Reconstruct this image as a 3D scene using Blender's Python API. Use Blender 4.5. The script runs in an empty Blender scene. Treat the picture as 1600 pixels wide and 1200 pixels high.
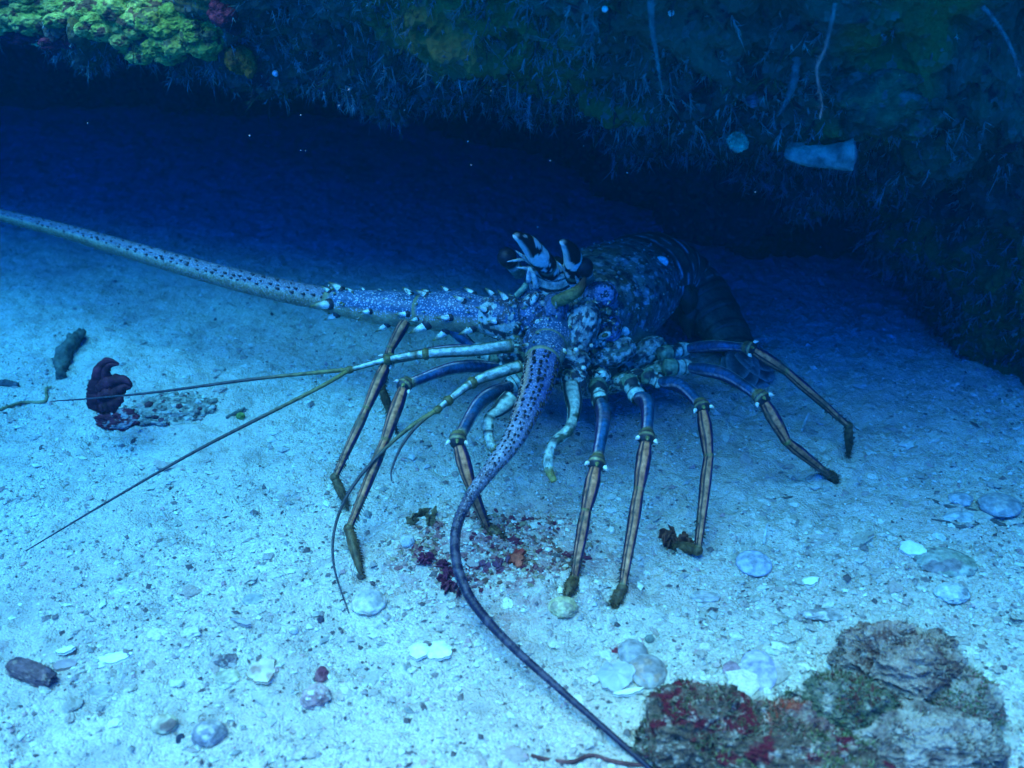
import bpy, math, random
import numpy as np
from mathutils import Vector

# ------------------------------------------------------------------ scene, camera, world, sun
scene = bpy.context.scene
COL = scene.collection
RAD = math.radians
CAM_H, PITCH, FPX = 0.60, RAD(30), 1715.0

cam_data = bpy.data.cameras.new("camera")
cam = bpy.data.objects.new("camera", cam_data)
COL.objects.link(cam)
cam.location = (0, 0, CAM_H)
cam.rotation_euler = (RAD(90) - PITCH, 0, 0)
cam_data.sensor_width = 36
cam_data.lens = 36 * FPX / 1600
cam_data.clip_start = 0.01
cam_data.clip_end = 200
cam_data.dof.use_dof = True
cam_data.dof.focus_distance = 1.02
cam_data.dof.aperture_fstop = 6.7
scene.camera = cam

SUN_EL, SUN_AZ = RAD(71), RAD(-132)        # azimuth from +Y towards +X: the light comes from behind the camera's left shoulder
world = bpy.data.worlds.new("World")
scene.world = world
world.use_nodes = True
wn, wl = world.node_tree.nodes, world.node_tree.links
wn.clear()
w_out = wn.new("ShaderNodeOutputWorld")
w_bg = wn.new("ShaderNodeBackground")
w_sky = wn.new("ShaderNodeTexSky")
w_sky.sky_type = 'NISHITA'
w_sky.sun_disc = False
w_sky.sun_elevation = SUN_EL
w_sky.sun_rotation = SUN_AZ
w_tint = wn.new("ShaderNodeMix")
w_tint.data_type = 'RGBA'
w_tint.blend_type = 'MULTIPLY'
w_tint.inputs['Factor'].default_value = 1.0
wl.new(w_sky.outputs[0], w_tint.inputs['A'])
w_tint.inputs['B'].default_value = (0.0004, 0.43, 0.27, 1)   # daylight after metres of sea water
wl.new(w_tint.outputs['Result'], w_bg.inputs['Color'])
w_bg.inputs['Strength'].default_value = 0.06
wl.new(w_bg.outputs[0], w_out.inputs['Surface'])

sun_data = bpy.data.lights.new("sun", 'SUN')
sun_data.energy = 5.0
sun_data.color = (1.0, 0.072, 0.018)
sun_data.angle = RAD(52)
sun = bpy.data.objects.new("sun", sun_data)
COL.objects.link(sun)
sd = Vector((math.cos(SUN_EL) * math.sin(SUN_AZ), math.cos(SUN_EL) * math.cos(SUN_AZ), math.sin(SUN_EL)))
sun.rotation_euler = (-sd).to_track_quat('-Z', 'Y').to_euler()

scene.view_settings.view_transform = 'Standard'
scene.view_settings.look = 'None'
scene.view_settings.gamma = 1.0
scene.view_settings.exposure = 6.36
scene.cycles.max_bounces = 6
scene.cycles.volume_bounces = 0

# ------------------------------------------------------------------ numpy helpers
def hash3(ix, iy, iz, seed):
    n = (ix.astype(np.int64) * 374761393 + iy.astype(np.int64) * 668265263 + iz.astype(np.int64) * 2147483647 + seed * 974634777)
    n = (n ^ (n >> 13)) * 1274126177
    n = (n ^ (n >> 16)) & 0x7fffffff
    return n.astype(np.float64) / 0x7fffffff

def vnoise(P, scale, seed=0):
    p = np.asarray(P, float) * scale + 1000.0
    i = np.floor(p); f = p - i
    f = f * f * (3 - 2 * f)
    i = i.astype(np.int64)
    r = 0
    for dx in (0, 1):
        for dy in (0, 1):
            for dz in (0, 1):
                w = (f[:, 0] if dx else 1 - f[:, 0]) * (f[:, 1] if dy else 1 - f[:, 1]) * (f[:, 2] if dz else 1 - f[:, 2])
                r = r + w * hash3(i[:, 0] + dx, i[:, 1] + dy, i[:, 2] + dz, seed)
    return r * 2 - 1

def fbm(P, scale, octv=4, seed=0, gain=0.5):
    a, s, t = 1.0, 0.0, 0.0
    for k in range(octv):
        s = s + a * vnoise(P, scale * 2 ** k, seed + k * 17)
        t += a
        a *= gain
    return s / t

def sstep(a, b, x):
    t = np.clip((x - a) / (b - a), 0, 1)
    return t * t * (3 - 2 * t)

FEET = []
for _px, _py in ((884, 934), (957, 949), (1050, 853), (1307, 752), (1326, 716), (787, 843), (566, 906), (545, 798), (621, 678)):
    _v = (600 - _py) / FPX
    _t = CAM_H / (math.sin(PITCH) - _v * math.cos(PITCH))
    FEET.append(((_px - 800) / FPX * _t, (math.cos(PITCH) + _v * math.sin(PITCH)) * _t))

def ground_z(x, y):
    x = np.atleast_1d(np.asarray(x, float)); y = np.atleast_1d(np.asarray(y, float))
    P = np.stack([x, y, np.zeros_like(x)], 1)
    z = 0.010 * fbm(P, 3.0, 3, 5) + 0.0035 * fbm(P, 22, 3, 9)
    z = z + (0.0038 * fbm(P, 62, 2, 12) + 0.0030 * fbm(P, 150, 2, 13)) * (0.75 + 0.25 * sstep(-0.2, 0.4, x))
    for fx, fy in FEET:                          # small dents with a pushed-up rim where the feet stand
        q = np.hypot(x - fx, y - fy)
        z = z - .0050 * np.exp(-(q / .009) ** 2) + .0022 * np.exp(-((q - .017) / .007) ** 2)
    # a low mound under the animal's feet and one below the foreground rubble
    z = z + 0.008 * np.exp(-(((x - 0.0) / 0.10) ** 2 + ((y - 0.72) / 0.07) ** 2))
    z = z + 0.012 * np.exp(-(((x - 0.22) / 0.12) ** 2 + ((y - 0.55) / 0.07) ** 2))
    return z

def ray(px, py):
    u, v = (px - 800) / FPX, (600 - py) / FPX
    c, s = math.cos(PITCH), math.sin(PITCH)
    return np.array((u, c + v * s, -s + v * c))

def PZ(px, py, z):
    d = ray(px, py); t = (z - CAM_H) / d[2]
    return np.array((0, 0, CAM_H)) + d * t

def PY(px, py, Y):
    d = ray(px, py); t = Y / d[1]
    return np.array((0, 0, CAM_H)) + d * t

def PG(px, py, lift=0.0):
    z = 0.0
    for _ in range(6):
        p = PZ(px, py, z)
        z = float(ground_z(p[0], p[1])[0]) + lift
    return PZ(px, py, z)

def norm(v):
    v = np.asarray(v, float)
    return v / (np.linalg.norm(v) + 1e-12)

# ------------------------------------------------------------------ mesh builder
class MB:
    def __init__(self):
        self.v, self.c, self.q, self.t, self.qm, self.tm = [], [], [], [], [], []
        self.n = 0
    def add(self, verts, quads=None, tris=None, col=(0.5, 0.5, 0.5, 0), mat=0):
        verts = np.asarray(verts, float)
        col = np.asarray(col, float)
        if col.ndim == 1:
            if len(col) == 3:
                col = np.append(col, 0.0)
            col = np.tile(col, (len(verts), 1))
        elif col.shape[1] == 3:
            col = np.concatenate([col, np.zeros((len(col), 1))], 1)
        self.v.append(verts); self.c.append(col)
        if quads is not None and len(quads):
            self.q.append(np.asarray(quads, int) + self.n); self.qm.append(np.full(len(quads), mat))
        if tris is not None and len(tris):
            self.t.append(np.asarray(tris, int) + self.n); self.tm.append(np.full(len(tris), mat))
        self.n += len(verts)
    def build(self, name, mats, parent=None, smooth=True):
        if not isinstance(mats, (list, tuple)):
            mats = [mats]
        V = np.concatenate(self.v); C = np.concatenate(self.c)
        Q = np.concatenate(self.q) if self.q else np.zeros((0, 4), int)
        T = np.concatenate(self.t) if self.t else np.zeros((0, 3), int)
        M = np.concatenate(self.qm + self.tm)
        off = Vector((0, 0, 0))
        if parent is None:                       # a thing of one mesh: origin at its base
            b = np.array((V[:, 0].mean(), V[:, 1].mean(), V[:, 2].min()))
            off = Vector(b); V = V - b
        elif parent is not None:
            w = parent
            b = np.zeros(3)
            while w is not None:
                b = b + np.array(w.location); w = w.parent
            V = V - b
        me = bpy.data.meshes.new(name)
        me.vertices.add(len(V)); me.vertices.foreach_set("co", V.astype(np.float32).ravel())
        nl = len(Q) * 4 + len(T) * 3
        me.loops.add(nl)
        me.loops.foreach_set("vertex_index", np.concatenate([Q.ravel(), T.ravel()]).astype(np.int32))
        npoly = len(Q) + len(T)
        me.polygons.add(npoly)
        st = np.concatenate([np.arange(len(Q)) * 4, len(Q) * 4 + np.arange(len(T)) * 3]).astype(np.int32)
        me.polygons.foreach_set("loop_start", st)
        me.polygons.foreach_set("material_index", M.astype(np.int32))
        me.polygons.foreach_set("use_smooth", np.full(npoly, smooth))
        for m in mats:
            me.materials.append(m)
        me.update(calc_edges=True)
        at = me.color_attributes.new("Col", 'FLOAT_COLOR', 'POINT')
        at.data.foreach_set("color", C.astype(np.float32).ravel())
        me.validate()
        o = bpy.data.objects.new(name, me)
        COL.objects.link(o)
        o.location = off
        if parent is not None:
            o.parent = parent
        return o

def tag(o, label=None, cat=None, group=None, kind=None):
    if label: o["label"] = label
    if cat: o["category"] = cat
    if group: o["group"] = group
    if kind: o["kind"] = kind
    return o

def empty(name, loc):
    o = bpy.data.objects.new(name, None)
    o.empty_display_size = 0.02
    o.location = loc
    COL.objects.link(o)
    return o

def spline(pts, n):
    """Catmull-Rom through rows of pts (any width), resampled evenly by length of the first three columns."""
    P = np.asarray(pts, float)
    if len(P) == 2:
        t = np.linspace(0, 1, n)[:, None]
        return P[0] * (1 - t) + P[1] * t
    E = np.vstack([2 * P[0] - P[1], P, 2 * P[-1] - P[-2]])
    out = []
    k = 16
    for i in range(1, len(E) - 2):
        t = np.linspace(0, 1, k, endpoint=False)[:, None]
        a, b, c, d = E[i - 1], E[i], E[i + 1], E[i + 2]
        out.append(0.5 * (2 * b + (c - a) * t + (2 * a - 5 * b + 4 * c - d) * t ** 2 + (-a + 3 * b - 3 * c + d) * t ** 3))
    out.append(P[-1:])
    F = np.vstack(out)
    L = np.concatenate([[0], np.cumsum(np.linalg.norm(np.diff(F[:, :3], axis=0), axis=1))])
    s = np.linspace(0, L[-1], n)
    return np.stack([np.interp(s, L, F[:, j]) for j in range(F.shape[1])], 1)

def frames(C, ref):
    T = np.gradient(C, axis=0)
    T /= np.linalg.norm(T, axis=1)[:, None] + 1e-12
    ref = np.asarray(ref, float)
    if ref.ndim == 1:
        ref = np.tile(ref, (len(C), 1))
    N = ref - (ref * T).sum(1)[:, None] * T
    N /= np.linalg.norm(N, axis=1)[:, None] + 1e-12
    B = np.cross(T, N)
    return T, N, B

def grid_quads(nr, nc, wrap=True):
    r = np.arange(nr - 1)[:, None]; c = np.arange(nc if wrap else nc - 1)[None, :]
    c2 = (c + 1) % nc
    return np.stack([r * nc + c, r * nc + c2, (r + 1) * nc + c2, (r + 1) * nc + c], -1).reshape(-1, 4)

def tube(mb, pts, rad, n=24, seg=16, ref=(0, -0.85, 0.5), col=(0.5, 0.5, 0.5), mat=0, b=1.0, disp=None, caps=True):
    """tube along pts; rad is interpolated over its length; col may be f(phi, s, pos) with phi=0 on the ref side"""
    rad = np.atleast_1d(np.asarray(rad, float))
    if len(rad) == 1:
        rad = np.repeat(rad, 2)
    C = spline(pts, n)
    s = np.linspace(0, 1, n)
    R = np.interp(s, np.linspace(0, 1, len(rad)), rad)
    T, N, B = frames(C, ref)
    ph = np.linspace(-math.pi, math.pi, seg, endpoint=False)
    PH, S = np.meshgrid(ph, s)
    rr = np.repeat(R[:, None], seg, 1)
    if disp is not None:
        rr = rr * disp(PH, S)
    V = C[:, None, :] + rr[..., None] * (np.cos(PH)[..., None] * N[:, None, :] + b * np.sin(PH)[..., None] * B[:, None, :])
    V = V.reshape(-1, 3)
    q = grid_quads(n, seg)
    tr = []
    if caps:
        V = np.vstack([V, C[0] - T[0] * R[0] * 0.35, C[-1] + T[-1] * R[-1] * 0.35])
        a = np.arange(seg); a2 = (a + 1) % seg
        tr = np.vstack([np.stack([np.full(seg, n * seg), a2, a], 1), np.stack([np.full(seg, n * seg + 1), (n - 1) * seg + a, (n - 1) * seg + a2], 1)])
    if callable(col):
        cc = col(PH.ravel(), S.ravel(), V[:n * seg])
        if caps:
            cc = np.vstack([cc, cc[:seg].mean(0), cc[(n - 1) * seg:n * seg].mean(0)])
    else:
        cc = np.asarray(col, float)
    mb.add(V, q, tr, cc, mat)
    return C, T, N, B, R

def spike(mb, base, d, length, r, col=(0.5, 0.5, 0.5), tip=None, bend=None, seg=7, n=5, mat=0):
    base = np.asarray(base, float); d = norm(d)
    tip = col if tip is None else tip
    if bend is None:
        bend = np.zeros(3)
    bend = np.asarray(bend, float) * length
    pts = [base + d * length * t + bend * t * t for t in np.linspace(0, 1, n)]
    c0, c1 = np.asarray(col, float), np.asarray(tip, float)
    ref = (0.3, 0.2, 1) if abs(d[2]) < 0.9 else (1, 0.1, 0)
    tube(mb, pts, [r, r * 0.85, r * 0.55, r * 0.08], n=n, seg=seg, ref=ref, mat=mat,
         col=lambda p, s, v: c0[None, :] * (1 - sstep(.35, .8, s))[:, None] + c1[None, :] * sstep(.35, .8, s)[:, None])

def ico(sub):
    if sub in ico.cache:
        return ico.cache[sub]
    t = (1 + 5 ** .5) / 2
    v = [(-1, t, 0), (1, t, 0), (-1, -t, 0), (1, -t, 0), (0, -1, t), (0, 1, t), (0, -1, -t), (0, 1, -t), (t, 0, -1), (t, 0, 1), (-t, 0, -1), (-t, 0, 1)]
    v = [norm(x) for x in v]
    f = [(0, 11, 5), (0, 5, 1), (0, 1, 7), (0, 7, 10), (0, 10, 11), (1, 5, 9), (5, 11, 4), (11, 10, 2), (10, 7, 6), (7, 1, 8), (3, 9, 4), (3, 4, 2), (3, 2, 6), (3, 6, 8), (3, 8, 9), (4, 9, 5), (2, 4, 11), (6, 2, 10), (8, 6, 7), (9, 8, 1)]
    for _ in range(sub):
        cache = {}; nf = []
        def mid(a, b):
            k = (min(a, b), max(a, b))
            if k not in cache:
                v.append(norm(v[a] + v[b])); cache[k] = len(v) - 1
            return cache[k]
        for a, b, c in f:
            ab, bc, ca = mid(a, b), mid(b, c), mid(c, a)
            nf += [(a, ab, ca), (b, bc, ab), (c, ca, bc), (ab, bc, ca)]
        f = nf
    ico.cache[sub] = (np.array(v), np.array(f))
    return ico.cache[sub]
ico.cache = {}

def blob(mb, center, axes, sub=4, amp=0.15, freq=2.0, seed=0, col=(0.5, 0.5, 0.5), mat=0, sq=1.0, octv=4, ridge=0.0):
    """noise-displaced ellipsoid; axes = 3 vectors (rows) of the half sizes"""
    U, F = ico(sub)
    U = U.copy()
    if sq != 1.0:
        U = np.sign(U) * np.abs(U) ** sq
    n = fbm(U + seed * 3.7, freq, octv, seed)
    if ridge:
        n = n * (1 - ridge) + ridge * (1 - 2 * np.abs(fbm(U + seed, freq * 1.7, octv, seed + 50)) - .6)
    r = 1 + amp * n
    A = np.asarray(axes, float)
    V = np.asarray(center, float) + (U * r[:, None]) @ A
    cc = col(U, n, V) if callable(col) else col
    mb.add(V, None, F, cc, mat)

def axes_xyz(sx, sy, sz, rot=0.0, tilt=0.0):
    c, s = math.cos(rot), math.sin(rot)
    a = np.array((c, s, 0)) * sx
    b = np.array((-s, c, 0)) * sy
    u = np.array((0, 0, 1.0)) * sz
    if tilt:
        ct, st = math.cos(tilt), math.sin(tilt)
        a, u = a * ct + np.array((0, 0, 1)) * sx * st, u * ct - norm(a) * sz * st
    return np.array([a, b, u])

# ------------------------------------------------------------------ materials
def mat_new(name):
    m = bpy.data.materials.new(name)
    m.use_nodes = True
    nt = m.node_tree
    b = nt.nodes["Principled BSDF"]
    b.inputs["Roughness"].default_value = 0.8
    b.inputs["Specular IOR Level"].default_value = 0.15
    return m, nt, b

def nd(nt, t, **kw):
    n = nt.nodes.new(t)
    for k, v in kw.items():
        if k in n.inputs.keys():
            n.inputs[k].default_value = v
        else:
            setattr(n, k, v)
    return n

def ramp(nt, src, stops, interp='LINEAR'):
    r = nt.nodes.new("ShaderNodeValToRGB")
    r.color_ramp.interpolation = interp
    el = r.color_ramp.elements
    while len(el) < len(stops):
        el.new(0.5)
    for e, (p, c) in zip(el, stops):
        e.position = p
        e.color = (*c, 1) if len(c) == 3 else c
    nt.links.new(src, r.inputs[0])
    return r

def mix(nt, fac, a, b, blend='MIX'):
    m = nt.nodes.new("ShaderNodeMix")
    m.data_type = 'RGBA'; m.blend_type = blend
    for v, k in ((fac, 'Factor'), (a, 'A'), (b, 'B')):
        if isinstance(v, (int, float)):
            m.inputs[k].default_value = v
        elif isinstance(v, tuple):
            m.inputs[k].default_value = (*v, 1)
        else:
            nt.links.new(v, m.inputs[k])
    return m.outputs['Result']

def bump(nt, b, src, strength=0.4, dist=0.002):
    n = nd(nt, "ShaderNodeBump", Strength=strength, Distance=dist)
    nt.links.new(src, n.inputs['Height'])
    nt.links.new(n.outputs[0], b.inputs['Normal'])
    return n

def coords(nt, which='Object'):
    return nt.nodes.new("ShaderNodeTexCoord").outputs[which]

def noise_tex(nt, co, scale, detail=4, rough=0.6):
    n = nd(nt, "ShaderNodeTexNoise", Scale=scale, Detail=detail, Roughness=rough)
    nt.links.new(co, n.inputs['Vector'])
    return n

def vor_tex(nt, co, scale, feature='F1', rnd=1.0):
    n = nd(nt, "ShaderNodeTexVoronoi", feature=feature)
    n.inputs['Scale'].default_value = scale
    n.inputs['Randomness'].default_value = rnd
    nt.links.new(co, n.inputs['Vector'])
    return n

STAIN = (float(PG(775, 870)[0]) + .07, float(PG(775, 870)[1]) * 1.25 + .07, .07)

def make_sand():
    m, nt, b = mat_new("coral_sand")
    co = coords(nt)
    v1 = vor_tex(nt, co, 520); v2 = vor_tex(nt, co, 210); v3 = vor_tex(nt, co, 1100)
    sep1 = nd(nt, "ShaderNodeSeparateColor"); nt.links.new(v1.outputs['Color'], sep1.inputs[0])
    sep2 = nd(nt, "ShaderNodeSeparateColor"); nt.links.new(v2.outputs['Color'], sep2.inputs[0])
    sep3 = nd(nt, "ShaderNodeSeparateColor"); nt.links.new(v3.outputs['Color'], sep3.inputs[0])
    g1 = ramp(nt, sep1.outputs[0], [(0, (.17, .13, .11)), (.10, (.40, .34, .28)), (.35, (.58, .50, .41)), (.75, (.66, .58, .47)), (.93, (.74, .66, .56)), (1, (.86, .82, .74))])
    g2 = ramp(nt, sep2.outputs[0], [(0, (.24, .17, .15)), (.06, (.46, .36, .31)), (.3, (.60, .52, .42)), (.9, (.68, .60, .49)), (1, (.84, .78, .69))])
    g3 = ramp(nt, sep3.outputs[0], [(0, (.40, .34, .29)), (.3, (.60, .52, .43)), (1, (.74, .67, .57))])
    c = mix(nt, .45, g1.outputs[0], g2.outputs[0])
    c = mix(nt, .3, c, g3.outputs[0])
    big = noise_tex(nt, co, 7, 5, .62)
    c = mix(nt, ramp(nt, big.outputs[0], [(.40, (0, 0, 0)), (.66, (.6, .6, .6))]).outputs[0], c, (.52, .38, .33))
    md = noise_tex(nt, co, 34, 4, .6)
    c = mix(nt, ramp(nt, md.outputs[0], [(.48, (0, 0, 0)), (.68, (.75, .75, .75))]).outputs[0], c, (.34, .28, .24))
    # rusty stain of crushed weed below the animal
    sx = nd(nt, "ShaderNodeVectorMath", operation='MULTIPLY_ADD')
    nt.links.new(nt.nodes.new('ShaderNodeNewGeometry').outputs['Position'], sx.inputs[0]); sx.inputs[1].default_value = (1, 1.25, 0)
    wob = noise_tex(nt, co, 18, 4, .6)
    ws = nd(nt, "ShaderNodeVectorMath", operation='SCALE'); nt.links.new(wob.outputs['Color'], ws.inputs[0]); ws.inputs['Scale'].default_value = .14
    nt.links.new(ws.outputs[0], sx.inputs[2])
    gpos = STAIN
    ds = nd(nt, "ShaderNodeVectorMath", operation='DISTANCE'); nt.links.new(sx.outputs[0], ds.inputs[0]); ds.inputs[1].default_value = gpos
    stf = ramp(nt, ds.outputs['Value'], [(.05, (1, 1, 1)), (.14, (0, 0, 0))])
    stn = noise_tex(nt, co, 60, 4, .7)
    stm = nd(nt, "ShaderNodeMath", operation='MULTIPLY'); nt.links.new(stf.outputs[0], stm.inputs[0])
    nt.links.new(ramp(nt, stn.outputs[0], [(.36, (0, 0, 0)), (.62, (1, 1, 1))]).outputs[0], stm.inputs[1])
    c = mix(nt, stm.outputs[0], c, (.30, .14, .15))
    nt.links.new(c, b.inputs['Base Color'])
    b.inputs['Roughness'].default_value = .95
    b.inputs["Specular IOR Level"].default_value = .05
    add = nd(nt, "ShaderNodeMath", operation='ADD')
    nt.links.new(v1.outputs['Distance'], add.inputs[0]); nt.links.new(v2.outputs['Distance'], add.inputs[1])
    add2 = nd(nt, "ShaderNodeMath", operation='MULTIPLY_ADD')
    nt.links.new(md.outputs[0], add2.inputs[0]); add2.inputs[1].default_value = 1.6; nt.links.new(add.outputs[0], add2.inputs[2])
    bp = bump(nt, b, add2.outputs[0], .55, .004)
    bp.invert = True
    return m

def make_rock(name, c1, c2, c3, scale=30, spots=None, pits=0.6):
    """three-colour mottled rock; spots = extra colour in patches"""
    m, nt, b = mat_new(name)
    co = coords(nt)
    a = noise_tex(nt, co, scale, 6, .65); d = noise_tex(nt, co, scale * 3.1, 5, .65)
    c = mix(nt, ramp(nt, a.outputs[0], [(.40, (0, 0, 0)), (.60, (1, 1, 1))]).outputs[0], c1, c2)
    c = mix(nt, ramp(nt, d.outputs[0], [(.50, (0, 0, 0)), (.66, (1, 1, 1))]).outputs[0], c, c3)
    if spots:
        e = noise_tex(nt, co, scale * .9, 3, .5)
        sh = nd(nt, "ShaderNodeMapping"); sh.inputs['Location'].default_value = (3.1, 1.7, 8.2)
        nt.links.new(co, sh.inputs[0]); nt.links.new(sh.outputs[0], e.inputs['Vector'])
        c = mix(nt, ramp(nt, e.outputs[0], [(.52, (0, 0, 0)), (.58, (1, 1, 1))]).outputs[0], c, spots)
    dust = noise_tex(nt, co, scale * 2.2, 5, .7)
    c = mix(nt, ramp(nt, dust.outputs[0], [(.53, (0, 0, 0)), (.63, (.85, .85, .85))]).outputs[0], c, (.42, .36, .30))
    f = vor_tex(nt, co, scale * 12)
    sp = nd(nt, "ShaderNodeSeparateColor"); nt.links.new(f.outputs['Color'], sp.inputs[0])
    c = mix(nt, ramp(nt, sp.outputs[0], [(0, (.6, .6, .6)), (.12, (0, 0, 0)), (.88, (0, 0, 0)), (1, (.45, .45, .45))]).outputs[0], c, c3)
    nt.links.new(c, b.inputs['Base Color'])
    ad = nd(nt, "ShaderNodeMath", operation='MULTIPLY_ADD')
    nt.links.new(f.outputs['Distance'], ad.inputs[0]); ad.inputs[1].default_value = .5; nt.links.new(d.outputs[0], ad.inputs[2])
    bump(nt, b, ad.outputs[0], pits, .004)
    b.inputs['Roughness'].default_value = .9
    return m

def make_attr(name, rough=.55, spec=.25, noise_amt=.25, nscale=300, bstr=.25, pale=(.55, .62, .62), dot_scale=420):
    """colour from the mesh's Col attribute; its alpha says how strongly a pale pebbled net lies over it"""
    m, nt, b = mat_new(name)
    co = coords(nt)
    at = nd(nt, "ShaderNodeAttribute", attribute_name="Col")
    n = noise_tex(nt, co, nscale, 4, .6)
    f = ramp(nt, n.outputs[0], [(.3, (1 - noise_amt * 1.6,) * 3), (.7, (1 + noise_amt,) * 3)])
    c = mix(nt, 1.0, at.outputs['Color'], f.outputs[0], 'MULTIPLY')
    v = vor_tex(nt, co, dot_scale)
    net = ramp(nt, v.outputs['Distance'], [(.22, (1, 1, 1)), (.46, (0, 0, 0))])
    mu = nd(nt, "ShaderNodeMath", operation='MULTIPLY')
    nt.links.new(net.outputs[0], mu.inputs[0]); nt.links.new(at.outputs['Alpha'], mu.inputs[1])
    c = mix(nt, mu.outputs[0], c, pale)
    nt.links.new(c, b.inputs['Base Color'])
    b.inputs['Roughness'].default_value = rough
    b.inputs["Specular IOR Level"].default_value = spec
    bump(nt, b, n.outputs[0], bstr, .0015)
    return m

def make_reef():
    m, nt, b = mat_new("reef_rock")
    co = coords(nt)
    a = noise_tex(nt, co, 9, 6, .65); d = noise_tex(nt, co, 26, 6, .7); e = noise_tex(nt, co, 5, 3, .6)
    mp = nd(nt, "ShaderNodeMapping"); mp.inputs['Location'].default_value = (7.3, 2.2, 4.4)
    nt.links.new(co, mp.inputs[0]); nt.links.new(mp.outputs[0], e.inputs['Vector'])
    c = mix(nt, ramp(nt, a.outputs[0], [(.42, (0, 0, 0)), (.58, (1, 1, 1))]).outputs[0], (.045, .060, .045), (.085, .090, .055))
    c = mix(nt, ramp(nt, d.outputs[0], [(.54, (0, 0, 0)), (.62, (1, 1, 1))]).outputs[0], c, (.075, .016, .024))
    c = mix(nt, ramp(nt, e.outputs[0], [(.51, (0, 0, 0)), (.60, (1, 1, 1))]).outputs[0], c, (.13, .12, .025))
    f = vor_tex(nt, co, 160)
    sp = nd(nt, "ShaderNodeSeparateColor"); nt.links.new(f.outputs['Color'], sp.inputs[0])
    c = mix(nt, ramp(nt, sp.outputs[0], [(0, (.7, .7, .7)), (.15, (0, 0, 0)), (.9, (0, 0, 0)), (1, (.5, .5, .5))]).outputs[0], c, (.10, .15, .13))
    nt.links.new(c, b.inputs['Base Color'])
    ad = nd(nt, "ShaderNodeMath", operation='MULTIPLY_ADD')
    nt.links.new(f.outputs['Distance'], ad.inputs[0]); ad.inputs[1].default_value = .5; nt.links.new(d.outputs[0], ad.inputs[2])
    bump(nt, b, ad.outputs[0], .8, .008)
    return m

M_SAND = make_sand()
M_REEF = make_reef()
M_GRIT = make_attr("grit", .9, .05, .2, 500, .2)
M_TURF = make_attr("algae_turf", .85, .1, .3, 120, .1)
M_SHELL = make_attr("lobster_shell", .48, .35, .3, 260, .35)
M_PEB = make_attr("lobster_pebbled", .45, .35, .25, 260, .3, pale=(.34, .42, .52), dot_scale=430)
M_LEG = make_attr("lobster_leg", .50, .28, .42, 240, .45)
M_HORN = make_attr("lobster_horn", .6, .12, .14, 300, .2)
M_ANT = make_attr("lobster_antenna", .5, .3, .3, 420, .2, pale=(.55, .6, .7), dot_scale=600)
M_STONE = make_attr("small_stone", .85, .1, .35, 140, .6)
M_SHELLY = make_attr("seashell", .5, .3, .14, 120, .25)
M_SPONGE = make_attr("sponge", .9, .05, .4, 90, .8)
M_WEED = make_attr("red_weed", .7, .15, .4, 160, .4)

# ------------------------------------------------------------------ the sea bed
def build_ground():
    dx = np.linspace(-.95, .95, 760)
    xs = np.concatenate([np.linspace(-6, -1.05, 14), dx, np.linspace(1.05, 6, 14)])
    dy = .42 * (2.3 / .42) ** np.linspace(0, 1, 820)
    ys = np.concatenate([np.linspace(-6, .36, 16), dy, np.linspace(2.4, 6, 10)])
    X, Y = np.meshgrid(xs, ys)
    Z = ground_z(X.ravel(), Y.ravel())
    mb = MB()
    mb.add(np.stack([X.ravel(), Y.ravel(), Z], 1), grid_quads(len(ys), len(xs), False))
    o = mb.build("sand_bed", M_SAND)
    o["kind"] = "structure"
build_ground()

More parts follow.
